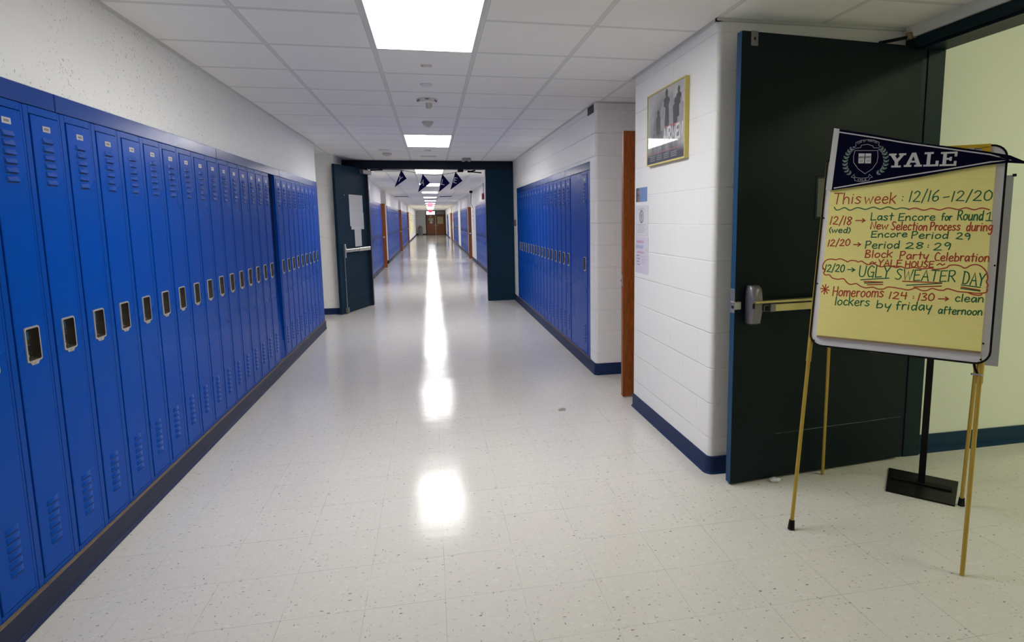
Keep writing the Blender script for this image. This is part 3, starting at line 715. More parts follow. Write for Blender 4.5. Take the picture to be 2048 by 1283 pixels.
# oak doors standing open
def oak(name, x0, x1, y, zt, lb, edge_x, knob_side):
    t = thing(name, lb, 'door', (edge_x, y, 0)); t['kind'] = 'structure'
    MB((edge_x, y, 0)).box((x0, y, .012), (x1, y+.045, zt), 'wood', .002).build('leaf', t)
    s = 1 if x1 > edge_x+.1 else -1
    b = MB((edge_x, y, 0))
    b.lathe([(.028, 0), (.028, .006), (.010, .010), (.010, .03)], 'chrome', (0, 0, 0), 14) if False else None
    kx = edge_x+.065*s; ky, kd = (y+.045, 1) if knob_side > 1 else (y, -1)
    b.tube([(kx, ky, .975), (kx, ky+.045*kd, .975)], .011, 'chrome', 10); b.tube([(kx, ky+.045*kd, .975), (kx, ky+.06*kd, .975), (kx, ky+.078*kd, .975)], [.018, .028, .016], 'chrome', 12)
    b.build('knob', t)
    b = MB((edge_x, y, 0)); b.box((edge_x-.003*s, y+.010, .93), (edge_x+.002*s, y+.035, 1.02), 'steel', .001); b.box((edge_x-.014*s, y+.016, .965), (edge_x, y+.030, .985), 'steel', .002); b.build('latch_plate', t)
    return t
oak('door_4', 1.505, 2.40, 4.535, 2.155, 'oak door standing edge-on out of the recess beside the pillar', 1.505, 2)
oak('door_5', -2.42, -1.40, 19.36, 2.02, 'first oak door standing open on the left of the far corridor', -1.40, -1)
oak('door_6', -2.42, -1.385, 29.52, 2.0, 'second oak door standing open on the left of the far corridor', -1.385, -1)
oak('door_7', -2.42, -1.405, 39.80, 2.03, 'third oak door standing open on the left of the far corridor', -1.405, -1)
oak('door_8', 1.385, 2.42, 22.70, 1.96, 'nearer oak door standing open on the right of the far corridor', 1.385, 1)
oak('door_9', 1.40, 2.42, 43.0, 2.0, 'farther oak door standing open on the right of the far corridor', 1.40, 1)
# pair at the end of the corridor
for nm, x0, x1, kx, lb in (('door_10', -.43, .435, .34, 'left oak door at the far end, under the bright transom'), ('door_11', .535, 1.415, .63, 'right oak door at the far end, with large yellow poster')):
    t = thing(nm, lb, 'door', ((x0+x1)/2, EY, 0)); t['kind'] = 'structure'; of = ((x0+x1)/2, EY, 0)
    MB(of).box((x0, EY-.005, .02), (x1, EY+.04, 2.02), 'wood', .003).build('leaf', t)
    MB(of).box((kx-.08, EY-.07, .98), (kx+.08, EY-.006, 1.02), 'chrome', .01).build('lever', t)
M['notice_yellow'] = mat('yellow_notice', (.62, .60, .22), .7); M['notice_green'] = mat('green_notice', (.45, .60, .30), .7)
def card(name, pts, nrm, m, lb, cat, group=None, extra=None, t=.002):
    b = MB(); b.ngon_plate(pts, nrm, t, m)
    if extra: extra(b)
    return tag(b.build(name), lb, cat, group)
def end_card(x0, x1, z0, z1, m, lb, marks):
    y = EY-.006
    def ex(b):
        for i in range(marks): b.box((x0+.04, y-.004, z1-.05-.055*i), (x1-.04-.05*(i % 3), y-.003, z1-.025-.055*i), 'print_grey')
    card('paper_notice', [(x0, y, z0), (x1, y, z0), (x1, y, z1), (x0, y, z1)], (0, -1, 0), m, lb, 'notice', None, ex)
end_card(-.22, .24, 1.46, 1.75, 'notice_green', 'yellow-green notice on the left end door', 4)
end_card(-.10, .16, 1.17, 1.44, 'paper', 'white notice under the yellow-green one on left end door', 3)
end_card(.68, 1.27, 1.12, 1.86, 'notice_yellow', 'large yellow poster on the right end door', 12)
b = MB(); b.box((-.10, EY-.014, 1.86), (.10, EY-.006, 1.92), 'brass'); tag(b.build('name_plate'), 'small plate above the notices on the left end door', 'plate')

# ================================================================== EASEL WITH FLIP CHART
EO = Vector((1.763, 2.494, .858)); EU = Vector((.6998, -.7137, -.0133)); 
phi, th, ro = math.radians(-45.554), math.radians(12.138), math.radians(-.764)
u_ = Vector((math.cos(phi), math.sin(phi), 0)); bk = Vector((-math.sin(phi), math.cos(phi), 0)); v_ = Vector((0, 0, math.cos(th)))+bk*math.sin(th); EN = u_.cross(v_)
EU = u_*math.cos(ro)+v_*math.sin(ro); EV = v_*math.cos(ro)-u_*math.sin(ro)
BW, BH = .704, .940
def E(u, v, n=0): return EO+EU*u+EV*v+EN*n
FLt, FRt, BLt, BRt = (1.625, 2.371, 0), (2.092, 1.895, 0), (2.157, 2.874, 0), (2.603, 2.394, 0)
root = Vector(((FLt[0]+BRt[0])/2, (FLt[1]+BRt[1])/2, 0))
easel = thing('easel', 'tall white-board easel with gold legs beside the teal door', 'easel', root)
def rrect(x0, y0, x1, y1, r, n=6):
    return arc(x1-r, y1-r, r, 0, PI/2, n)+arc(x0+r, y1-r, r, PI/2, PI, n)+arc(x0+r, y0+r, r, PI, 1.5*PI, n)+arc(x1-r, y0+r, r, 1.5*PI, 2*PI, n)
b = MB(root); o1 = rrect(.006, .006, BW-.006, BH-.006, .052)
b.loft([[E(p[0], p[1], -.012) for p in o1], [E(p[0], p[1], 0) for p in o1]], 'enamel', smooth=False)
for u, v in ((.022, .026), (BW-.034, .022), (BW-.03, .09), (.012, .30), (BW-.014, .42), (.012, .62)): b.tube([E(u, v, 0), E(u, v, .002)], .004, 'black', 8)
board = b.build('board', easel)
b = MB(root); oo, oi = rrect(0, 0, BW, BH, .058), rrect(.008, .008, BW-.008, BH-.008, .050)
b.loft([[E(p[0], p[1], -.014) for p in oo], [E(p[0], p[1], .003) for p in oo], [E(p[0], p[1], .003) for p in oi], [E(p[0], p[1], -.014) for p in oi]], 'black', False, False, False)
b.build('rim', board)
b = MB(root)                                                # yellow pad clamp along the top, with a slot
for a, c in (((.06, .925), (BW-.062, .942)), ((.06, .893), (BW-.062, .912)), ((BW-.068-.025, .905), (BW-.060, .93)), ((.06, .905), (.10, .93))):
    b.loft([[E(a[0], a[1], .002), E(c[0], a[1], .002), E(c[0], c[1], .002), E(a[0], c[1], .002)], [E(a[0], a[1], .007), E(c[0], a[1], .007), E(c[0], c[1], .007), E(a[0], c[1], .007)]], 'yellow_clip', smooth=False)
b.tube([E(.575, .918, .006), E(.575, .918, .013)], .010, 'steel', 10)
b.build('pad_clamp', easel)
def leg(top, foot, r0, r1, joint, rub):
    b = MB(root); t, f = Vector(top), Vector(foot); j = t+(f-t)*joint
    b.tube([t, j], r0, 'gold', 14); b.tube([j-(f-t).normalized()*.01, f+(t-f).normalized()*(.02 if rub else .001)], r1, 'gold', 14)
    o = b.build('leg', easel)
    if rub:
        d = (t-f).normalized(); b = MB(root); b.tube([f+d*.002, f+d*.012, f+d*.045], [.016, .015, .0125], 'black', 14); b.build('rubber_foot', o)
leg(E(.006, .90, -.024), FLt, .0115, .0088, .55, True)
leg(E(BW-.028, .90, -.024), FRt, .0125, .0088, .553, False)
leg(E(.045, .88, -.05), BLt, .0105, .0085, .45, False)
leg(E(BW-.03, .88, -.05), BRt, .0115, .0088, .50, True)
b = MB(root); c = E(BW-.040, -.042, -.024); pr = rrect(-.022, -.030, .022, .026, .012)
b.loft([[c+EU*p[0]+EN*p[1]+EV*-.004 for p in pr], [c+EU*p[0]+EN*p[1]+EV*.004 for p in pr]], 'steel', smooth=False)
b.tube([E(BW-.055, .0, -.008), E(BW-.05, -.02, -.006), E(BW-.04, -.038, -.004)], .005, 'black', 8); b.build('leg_clip', easel)

# pad of ruled yellow paper
PT = .012
def ES(u, v, n=0): return E(u, v, PT+n)
pad = thing('flip_chart_pad', 'yellow flip chart pad with red and green handwriting on the easel', 'flip chart', root)
b = MB(root); pa = [(.033, .052), (.668, .056), (.664, .900), (.030, .900)]
b.loft([[E(p[0], p[1], .001) for p in pa], [E(p[0], p[1], PT) for p in pa]], 'pad', smooth=False); b.build('page', pad)
b = MB(root); b.loft([[E(.034, .043, .0006), E(.668, .047, .0006), E(.668, .0555, .0006), E(.034, .0515, .0006)], [E(.034, .043, .013), E(.668, .047, .013), E(.668, .0555, .013), E(.034, .0515, .013)]], 'pad_edge', smooth=False); b.build('backing', pad)['label'] = 'brown cardboard backing edge'
WORDS = [
('r','This',0.0478,0.6868,0.1669,0.6876,0.0526),
('r','week',0.1816,0.6874,0.3086,0.6868,0.0504),
('g',':',0.3304,0.6967,0.3373,0.6966,0.0366),
('g','12/16',0.3599,0.6922,0.4714,0.694,0.0486),
('g','-',0.4879,0.6898,0.5086,0.6915,0.0433),
('g','12/20',0.5182,0.6925,0.6601,0.6944,0.0438),
('r','12/18',0.043,0.588,0.1348,0.5846,0.0378),
('g','Last',0.2155,0.6094,0.3044,0.6085,0.0332),
('g','Encore',0.3271,0.6074,0.4648,0.6081,0.0324),
('g','for',0.489,0.6094,0.5259,0.6084,0.0314),
('g','Round',0.5464,0.6097,0.6359,0.6101,0.0407),
('g','!',0.6465,0.6082,0.6675,0.6083,0.036),
('g','(wed)',0.0428,0.5473,0.1343,0.5467,0.0266),
('r','New',0.2172,0.5667,0.2868,0.5664,0.034),
('r','Selection',0.3011,0.5637,0.4386,0.5629,0.0374),
('r','Process',0.4501,0.5638,0.559,0.5654,0.0355),
('r','during',0.5809,0.5638,0.6705,0.5651,0.0383),
('g','Encore',0.2241,0.5275,0.3655,0.5337,0.0281),
('g','Period',0.383,0.5269,0.519,0.5291,0.0311),
('g','29',0.5476,0.5274,0.5961,0.5247,0.0277),
('r','12/20',0.0428,0.4809,0.1375,0.4879,0.0307),
('g','Period',0.2031,0.4753,0.339,0.4796,0.0339),
('g','28',0.3629,0.4803,0.4299,0.4825,0.0264),
('g',':',0.4444,0.4869,0.4526,0.4871,0.0197),
('g','29',0.4698,0.4759,0.5305,0.4799,0.0313),
('r','Block',0.2064,0.4336,0.3148,0.4379,0.0331),
('r','Party',0.3445,0.4315,0.4539,0.4361,0.0338),
('r','Celebration',0.4768,0.4296,0.6686,0.434,0.0362),
('r','YALE',0.2626,0.3957,0.3544,0.3981,0.0292),
('r','HOUSE',0.3689,0.3967,0.4756,0.3999,0.026),
('g','12/20',0.0403,0.3579,0.1248,0.3603,0.0341),
('g','UGLY',0.1871,0.3418,0.3113,0.3448,0.0514),
('g','SWEATER',0.3356,0.3387,0.5574,0.3413,0.0473),
('g','DAY',0.5841,0.335,0.6585,0.328,0.052),
('r','Homerooms',0.085,0.2446,0.2947,0.2543,0.0433),
('r','124',0.3172,0.2497,0.3856,0.2522,0.0304),
('r',':',0.4066,0.2568,0.4153,0.2575,0.0186),
('r','130',0.4282,0.2502,0.4883,0.2539,0.0321),
('g','clean',0.5635,0.2572,0.6616,0.2613,0.032),
('g','lockers',0.0987,0.2026,0.2423,0.2093,0.0387),
('g','by',0.2709,0.2045,0.3298,0.2063,0.034),
('g','friday',0.3482,0.2037,0.4831,0.2097,0.0376),
('g','afternoon',0.5076,0.1997,0.6607,0.2062,0.0315),
('r',None,(0.1534,0.6066),(0.1921,0.6068)),
('r',None,(0.1804,0.6151),(0.1921,0.6068),(0.181,0.5984)),
('r',None,(0.1539,0.4917),(0.1833,0.4934)),
('r',None,(0.1716,0.5014),(0.1833,0.4934),(0.1723,0.4847)),
('g',None,(0.1395,0.3734),(0.1689,0.3732)),
('g',None,(0.1565,0.3814),(0.1689,0.3732),(0.1572,0.3638)),
('r',None,(0.5045,0.2637),(0.5396,0.2661)),
('r',None,(0.5291,0.2734),(0.5396,0.2661),(0.5296,0.2572)),
('g',None,(0.0551,0.6704),(0.0658,0.6575),(0.0792,0.6587),(0.1012,0.6683),(0.125,0.6551),(0.1556,0.6679),(0.1895,0.6589),(0.2214,0.6691),(0.2509,0.6598),(0.2802,0.6699),(0.3108,0.6594),(0.3363,0.6654),(0.366,0.6583)),
('r',None,(0.361,0.6571),(0.3876,0.6638),(0.4201,0.654),(0.4493,0.6618),(0.4792,0.6545),(0.5107,0.6641),(0.5461,0.6561),(0.5738,0.6637),(0.6022,0.655),(0.6292,0.6621),(0.6554,0.6544)),
('r',None,(0.2296,0.4071),(0.2385,0.4141),(0.2465,0.4092),(0.2537,0.4126)),
('r',None,(0.4885,0.4108),(0.4981,0.4182),(0.5071,0.4117),(0.5158,0.4174)),
('r',None,(0.0415,0.367),(0.0299,0.3822),(0.0397,0.4106),(0.0634,0.4197),(0.0839,0.417),(0.1034,0.4227),(0.1261,0.4144),(0.1364,0.4095),(0.1476,0.4166),(0.1712,0.4155),(0.1794,0.4105),(0.1944,0.4152),(0.2187,0.401),(0.2449,0.4057),(0.2722,0.3932),(0.3051,0.3986),(0.3349,0.3929),(0.3545,0.3972),(0.3748,0.3906),(0.4028,0.3962),(0.4313,0.3914),(0.469,0.3962),(0.4797,0.391),(0.5214,0.4001),(0.5323,0.4108),(0.552,0.4146),(0.5721,0.4107),(0.5891,0.4023),(0.6108,0.4166),(0.6332,0.4185),(0.6532,0.4048),(0.665,0.3856),(0.6694,0.3622),(0.666,0.3482),(0.6723,0.3348),(0.6698,0.3248)),
('r',None,(0.6711,0.319),(0.6696,0.3052),(0.6573,0.3003),(0.6384,0.2977),(0.6062,0.2993),(0.5735,0.3001),(0.5601,0.3032),(0.5331,0.3102),(0.5202,0.3023),(0.5,0.3021),(0.4775,0.3071),(0.4593,0.2968),(0.4386,0.2957),(0.4169,0.3045),(0.3895,0.2943),(0.3605,0.2981),(0.3129,0.3024),(0.2917,0.2916),(0.2694,0.2909),(0.2501,0.2972),(0.2201,0.2926),(0.1965,0.2997),(0.1802,0.3095),(0.1573,0.304),(0.1408,0.3127),(0.1256,0.3285),(0.1,0.3247),(0.0753,0.3308),(0.064,0.3435),(0.0458,0.3425),(0.0366,0.3532),(0.0418,0.3639),(0.0308,0.3723)),
('r',None,(0.6062,0.2985),(0.6261,0.2913),(0.6454,0.2896),(0.6546,0.2942)),
('g',None,(0.1979,0.3285),(0.3097,0.3426)),
('r',None,(0.2119,0.3215),(0.2872,0.3229)),
('g',None,(0.2145,0.3139),(0.2855,0.3219)),
('r',None,(0.2265,0.3073),(0.2881,0.3127)),
('r',None,(0.365,0.332),(0.5111,0.3343)),
('g',None,(0.3807,0.3146),(0.5113,0.3323)),
('r',None,(0.4096,0.309),(0.5105,0.32)),
('g',None,(0.5812,0.3296),(0.6478,0.3233)),
('r',None,(0.5819,0.3208),(0.647,0.3114)),
('g',None,(0.5807,0.3147),(0.6473,0.3075)),
('r',None,(0.0311,0.2765),(0.0686,0.2699)),
('r',None,(0.0378,0.2918),(0.062,0.2547)),
('r',None,(0.0516,0.2962),(0.0483,0.2503)),
('r',None,(0.0643,0.2871),(0.0355,0.2593)),

]
rnd = random.getstate()
def row_of(wd_):
    v = wd_[3] if wd_[1] is not None else wd_[2][1]
    for i, t in enumerate((.645, .555, .455, .405, .352, .285, .215)):
        if v > t: return i
    return 7
for col, mname, lb, row in [(c_, m_, l_, r_) for r_ in range(8) for c_, m_, l_ in (('r', 'ink_red', 'handwriting in red marker'), ('g', 'ink_green', 'handwriting in green marker'))]:
    us = lambda w_: ([w_[2], w_[4]] if w_[1] is not None else [p_[0] for p_ in w_[2:]])
    mine = sorted([w_ for w_ in WORDS if w_[0] == col and row_of(w_) == row], key=lambda w_: min(us(w_)))
    runs = []
    for w_ in mine:
        if runs and min(us(w_)) < max(max(us(t)) for t in runs[-1])+.012: runs[-1].append(w_)
        else: runs.append([w_])
    for run in runs:
      b = MB(root)
      for wd_ in run:
        if wd_[1] is None: lines = [smooth(list(wd_[2:]), 4) if len(wd_) > 5 else list(wd_[2:])]
        else: lines = text_lines(wd_[1], *wd_[2:7], gap=.13, jitter=.025, slant=.06)
        b.strokes(lines, ES, .0048, mname)
      b.build('%s_writing' % ('red' if col == 'r' else 'green'), pad)['label'] = lb

# pennant pinned across the top of the chart
def EP(u, v, n=0):
    e = max(0, u-.66); return E(u, v, PT+.010+n-e*e*3)
pen = thing('pennant', 'navy felt pennant lettered YALE pinned across the easel top', 'pennant', root)
top = [(.0475, 1.0490), (.2, 1.010), (.3831, .9574), (.5153, .9300), (.62, .9060), (.7092, .8844), (.78, .8560)]
bot = [(.0385, .7518), (.2, .7745), (.395, .8023), (.5009, .8230), (.6255, .8440), (.703, .8527), (.78, .8545)]
b = MB(root); rings = []
for t, q_ in zip(top, bot): rings.append([EP(*q_, 0), EP(*t, 0), EP(*t, .0022), EP(*q_, .0022)])
b.loft(rings, 'navyfelt', smooth=False); b.build('felt', pen)
b = MB(root); s1 = [(.0119, .7524), (.0385, .7518), (.0475, 1.0495), (.0228, 1.0555)]
b.loft([[EP(p[0], p[1], -.001) for p in s1], [EP(p[0], p[1], .004) for p in s1]], 'print_white', smooth=False); b.build('header_strip', pen)['label'] = 'white header strip'
SL = .0026
b = MB(root)
b.strokes([[(.0485, 1.0340), (.2, .996), (.3166, .9643), (.5, .9215), (.6414, .8892), (.7130, .8640), (.6437, .8568), (.5261, .8375), (.3289, .8076), (.0490, .7605)]], EP, .0055, 'print_white', SL); b.build('border_line', pen)
b = MB(root)
def bars(o, ax, ay, polys):                                 # letter built of filled slabs in a skewed unit box
    for jj, p in enumerate(polys):
        q_ = [(o[0]+ax[0]*s+ay[0]*t, o[1]+ax[1]*s+ay[1]*t) for s, t in p]
        b.loft([[EP(a, c_, .0018-jj*3e-5) for a, c_ in q_], [EP(a, c_, .0026+jj*4e-5) for a, c_ in q_]], 'print_white', smooth=False)
def rc(x0, y0, x1, y1): return [(x0, y0), (x1, y0), (x1, y1), (x0, y1)]
LY = [rc(0, .87, .44, 1), rc(.58, .87, 1, 1), rc(.20, 0, .76, .13), rc(.38, .1, .58, .48), [(.08, .9), (.33, .9), (.58, .45), (.38, .40)], [(.70, .9), (.90, .9), (.58, .40), (.40, .46)]]
LA = [[(.10, .1), (.30, .1), (.56, 1), (.40, 1)], [(.70, .1), (.92, .1), (.62, 1), (.42, 1)], rc(.28, .30, .76, .43), rc(0, 0, .42, .13), rc(.58, 0, 1, .13)]
LL = [rc(0, .87, .62, 1), rc(.20, .1, .44, .9), rc(0, 0, 1, .13), rc(.80, 0, 1, .38)]
LE = [rc(0, .87, 1, 1), rc(0, 0, 1, .13), rc(.16, .1, .38, .9), rc(.3, .44, .66, .57), rc(.56, .36, .70, .64), rc(.84, .66, 1, 1), rc(.84, 0, 1, .34)]
bars((.2655, .8508), (.068, -.002), (.0005, .0645), LY); bars((.3285, .8505), (.070, -.0015), (0, .0645), LA)
bars((.4035, .8487), (.0560, -.0008), (.001, .0645), LL); bars((.4640, .8475), (.0610, -.001), (.0015, .0630), LE)
b.build('lettering', pen)['label'] = 'white slab letters'
# crest: shield, open book, laurel, ribbons
b = MB(root)
sh_ = [(.1231, .9390), (.2181, .9330), (.2215, .905), (.2195, .8765), (.203, .847), (.1748, .8253), (.144, .850), (.1222, .8816), (.1195, .912), (.1231, .9390)]
b.strokes([sh_], EP, .0016, 'print_white', SL)
ribT = [(.1126, .9560), (.1250, .9600), (.1235, .9775), (.145, .987), (.1715, .9880), (.198, .9840), (.2209, .9720), (.2200, .9560), (.2310, .9520), (.2200, .9450), (.1990, .9480), (.1972, .9560), (.1734, .9660), (.148, .9630), (.1467, .9520), (.1270, .9500), (.1126, .9560)]
ribB = [(.1180, .8120), (.1300, .8250), (.1310, .8110), (.160, .8040), (.1900, .8080), (.1930, .8225), (.2072, .8075), (.1960, .8050), (.1935, .7930), (.162, .7880), (.1345, .7940), (.1330, .8060), (.1180, .8120)]
b.strokes([ribT, ribB], EP, .0014, 'print_white', SL)
for i, ch in enumerate('LUX ET VERITAS'):
    if ch == ' ': continue
    a = (i+.5)/14; u0 = .131+.083*a; v0 = .9705+.0110*math.sin(PI*a)-.004*a
    b.strokes(text_lines(ch, u0-.0022, v0, u0+.0022, v0-.0003, .0085), EP, .0009, 'print_white', SL)
for i, ch in enumerate('YALE'): b.strokes(text_lines(ch, .146+.010*i, .793, .153+.010*i, .793, .008), EP, .0011, 'print_white', SL)
for pg in ([(.1400, .9246), (.1655, .9225), (.1660, .8760), (.1426, .8765)], [(.1690, .9225), (.1927, .9207), (.1949, .8739), (.1700, .8755)]):
    b.loft([[EP(a, c_, .0018) for a, c_ in pg], [EP(a, c_, .0027) for a, c_ in pg]], 'print_white', smooth=False)
for i in range(9):                                          # the dark block script on the pages
    cx = .1445+.0056*i; 
    if abs(cx-.1675) < .002: continue
    b.strokes([[(cx-.0018, .9085), (cx+.0018, .9085), (cx+.0018, .9000)], [(cx-.0016, .9080), (cx-.0016, .9005)]], EP, .0012, 'navyfelt', .0032)
for cx in (.149, .156, .178, .1855): b.strokes([[(cx-.0022, .8905), (cx+.0022, .8905), (cx+.0022, .8830), (cx-.0018, .8830)], ], EP, .0012, 'navyfelt', .0032)
for side in (-1, 1):
    spine = [(.1105, .9500), (.0935, .9250), (.0855, .8850), (.0960, .8450), (.1230, .8190)] if side < 0 else [(.2300, .9430), (.2480, .9180), (.2560, .8760), (.2430, .8380), (.2130, .8190)]
    sp = smooth(spine, 5)
    for i in range(1, len(sp)-1, 1):
        if i % 2: continue
        c0 = Vector(sp[i]); d = (Vector(sp[i-1])-Vector(sp[i+1])).normalized(); nn = Vector((-d.y, d.x))
        for s in (-1, 1):
            dd = (d*.8+nn*s*.75).normalized(); mm = Vector((-dd.y, dd.x)); l = .0165; wd_ = .0042
            pts = [c0, c0+dd*l*.45+mm*wd_, c0+dd*l, c0+dd*l*.45-mm*wd_]
            b.strokes([[tuple(p) for p in pts+[pts[0]]]], EP, .0013, 'print_pale', SL)
            b.strokes([[tuple(c0), tuple(c0+dd*l*.8)]], EP, .0011, 'print_pale', SL)
b.build('crest', pen)['label'] = 'white shield crest with laurel'

# ================================================================== SIGN STAND BEHIND THE EASEL
ss = thing('sign_stand', 'black floor sign stand with square base behind the easel', 'sign stand', (2.58, 2.62, 0))
b = MB((2.58, 2.62, 0)); q_ = [(2.348, 2.612), (2.560, 2.388), (2.812, 2.613), (2.580, 2.855)]
b.loft([[(p[0], p[1], 0) for p in q_], [(p[0], p[1], .008) for p in q_]], 'black_gloss', smooth=False); bs = b.build('base_plate', ss)
d1 = (Vector(q_[1])-Vector(q_[0])).normalized(); d2_ = Vector((-d1.y, d1.x)); pc = Vector((2.615, 2.655))
d1 = Vector((.665, -.747)); d2_ = Vector((-d1.y, d1.x))
def quad(c, a, w_): return [c-d1*a-d2_*w_, c+d1*a-d2_*w_, c+d1*a+d2_*w_, c-d1*a+d2_*w_]
b = MB((2.58, 2.62, 0)); g_ = quad(pc-d2_*.03, .140, .026); b.loft([[(p.x, p.y, .008) for p in g_], [(p.x, p.y, .016) for p in g_]], 'black', smooth=False); b.build('foot_bracket', ss)
b = MB((2.58, 2.62, 0)); g_ = quad(pc-d2_*.03, .016, .008); b.loft([[(p.x, p.y, .008) for p in g_], [(p.x+.02, p.y+.01, 1.58) for p in g_]], 'black', smooth=False); b.build('pole', ss)
pc2 = pc+Vector((.01, .01))
b = MB((2.58, 2.62, 0)); g_ = quad(pc2, .292, .006); b.loft([[(p.x, p.y, .70) for p in g_], [(p.x, p.y, 1.662) for p in g_]], 'grey_sign', smooth=False); b.build('sign_panel', ss)['label'] = 'grey panel of the sign'
e_ = pc2+d1*.294
b = MB((2.58, 2.62, 0)); g_ = quad(e_, .008, .010); b.loft([[(p.x, p.y, 1.655) for p in g_], [(p.x, p.y, 1.668) for p in g_]], 'black', smooth=False); b.build('corner_clip', ss)

# ================================================================== BUNTING IN THE DOORWAY
BY = FY-.035
cord = smooth([(-.995, 2.355), (-.46, 2.345), (-.10, 2.275), (.10, 2.262), (.235, 2.275), (.46, 2.312), (.60, 2.34), (.76, 2.375)], 6)
BO = (0, BY, 2.37)
bun = thing('bunting', 'string of four small navy pennants spelling YALE across the doorway', 'bunting', BO)
b = MB(BO); b.tube([(p[0], BY, p[1]) for p in cord], .004, 'black', 6); b.build('cord', bun)
for ch, T_, R_, B_ in (('Y', (-.472, 2.352), (-.386, 2.202), (-.597, 2.055)), ('A', (-.111, 2.283), (.015, 2.126), (-.202, 1.968)), ('L', (.225, 2.284), (.353, 2.125), (.158, 1.971)), ('E', (.457, 2.323), (.577, 2.164), (.357, 2.009))):
    of = BO; b = MB(of)
    b.loft([[(p[0], BY-.004, p[1]) for p in (T_, R_, B_)], [(p[0], BY-.008, p[1]) for p in (T_, R_, B_)]], 'bluefelt', smooth=False); t = b.build('pennant', bun); t['label'] = 'small pennant with white letter '+ch
    cx, cz = {'Y': (-.497, 2.197), 'A': (-.116, 2.137), 'L': (.240, 2.141), 'E': (.452, 2.174)}[ch]
    a = math.radians(-14 if ch != 'Y' else -24)
    lines = text_lines(ch, -.024, -.045, .024, -.045, .09)
    rot = lambda u, v, n: (cx+u*math.cos(a)-v*math.sin(a), BY-.0085-n, cz+u*math.sin(a)+v*math.cos(a))
    b = MB(of); b.strokes(lines, rot, .0105, 'paper'); b.build('letter', t)

# ================================================================== POSTER AND PAPERS ON THE PILLAR
px0 = 1.497
pt = thing('framed_poster', 'framed grey poster lettered AIRMEN high on the white pillar', 'poster', (PX, 3.68, 2.07))
of = (PX, 3.68, 2.07); Y0, Y1, Z0, Z1 = 3.369, 4.000, 1.830, 2.304
b = MB(of); f_ = .009
for a, c in (((Y0, Z0), (Y1, Z0+f_)), ((Y0, Z1-f_), (Y1, Z1)), ((Y0, Z0+f_), (Y0+f_, Z1-f_)), ((Y1-f_, Z0+f_), (Y1, Z1-f_))): b.box((px0, a[0], a[1]), (PX-.001, c[0], c[1]), 'yellow_frame')
b.build('frame', pt)
k = NT('poster_print'); P = k.coord(); x, y, z = k.xyz(P)       # y: -.31..32 (left is +), z: -.24..23
sx = k.math('MULTIPLY', y, -1)
n1 = k.noise(k.comb(0, k.math('MULTIPLY', sx, 2.2), z), 7, 5, .6)
arch = k.math('SQRT', k.math('ADD', k.math('POWER', k.math('MULTIPLY', k.math('SUBTRACT', sx, -.02), 1.0), 2), k.math('POWER', k.math('MULTIPLY', k.math('ADD', z, .08), 1.0), 2)))
bgc = k.mix(k.ramp(arch, .20, .31), (.13, .13, .135), (.48, .47, .47))
bgc = k.mix(k.ramp(n1, .40, .75), bgc, (.36, .36, .37))
bgc = k.mix(k.ramp(z, -.14, -.19), bgc, (.045, .05, .085))
k.set(bgc, .45, 0, .2, .42, .03); M['poster_print'] = k.m
b = MB(of); b.box((px0+.004, Y0+f_, Z0+f_), (px0+.008, Y1-f_, Z1-f_), 'poster_print'); b.build('print', pt)
M['fig_dark'] = mat('poster_grey_dark', (.06, .06, .065), .5, vary=.4, scale=18, coat=.42); M['fig_light'] = mat('poster_grey_light', (.30, .30, .31), .5, vary=.4, scale=18, coat=.42)
M['red_line'] = mat('poster_red', (.40, .05, .06), .4, coat=.42); M['poster_white'] = mat('poster_white', (.68, .67, .68), .4, coat=.42)
PM = lambda u, v, n: (px0+.0036-n, Y1-f_-u, Z0+f_+v)          # u from the left edge, v from the bottom
b = MB(of)
fz = [0]
def fig(u, v, hgt, m):                                          # plain standing silhouette
    pts = smooth([(u-.16*hgt, v), (u-.20*hgt, v+.45*hgt), (u-.21*hgt, v+.70*hgt), (u-.07*hgt, v+.79*hgt), (u-.095*hgt, v+.90*hgt), (u, v+hgt), (u+.095*hgt, v+.90*hgt), (u+.07*hgt, v+.79*hgt), (u+.21*hgt, v+.70*hgt), (u+.20*hgt, v+.45*hgt), (u+.16*hgt, v)], 4)
    fz[0] += .00006; b.loft([[PM(p[0], p[1], -.0002-fz[0]*.1) for p in pts], [PM(p[0], p[1], .0001+fz[0]) for p in pts]], m, smooth=False)
for u, v, hh, m in ((.33, .22, .23, 'fig_dark'), (.52, .25, .18, 'fig_dark'), (.41, .21, .20, 'fig_light'), (.27, .20, .19, 'fig_light'), (.47, .20, .17, 'fig_dark'), (.56, .21, .15, 'fig_light'), (.19, .18, .16, 'fig_dark')): fig(u, v, hh, m)
b.build('figures', pt)['label'] = 'grey standing figures'
b = MB(of); b.strokes(text_lines('AIRMEN', .285, .122, .585, .122, .082, gap=.16), PM, .017, 'poster_white', .0008); b.build('title', pt)['label'] = 'white title letters'
b = MB(of); b.strokes([[(.05, .066), (.55, .066)]], PM, .004, 'red_line', .0008); b.strokes([[(.30, .212), (.50, .212)]], PM, .010, 'red_line', .0006)
b.strokes([[(.05+.12*(i % 4), .045-.012*(i//4)), (.14+.12*(i % 4), .045-.012*(i//4))] for i in range(12)], PM, .004, 'fig_light', .0008); b.build('credit_lines', pt)

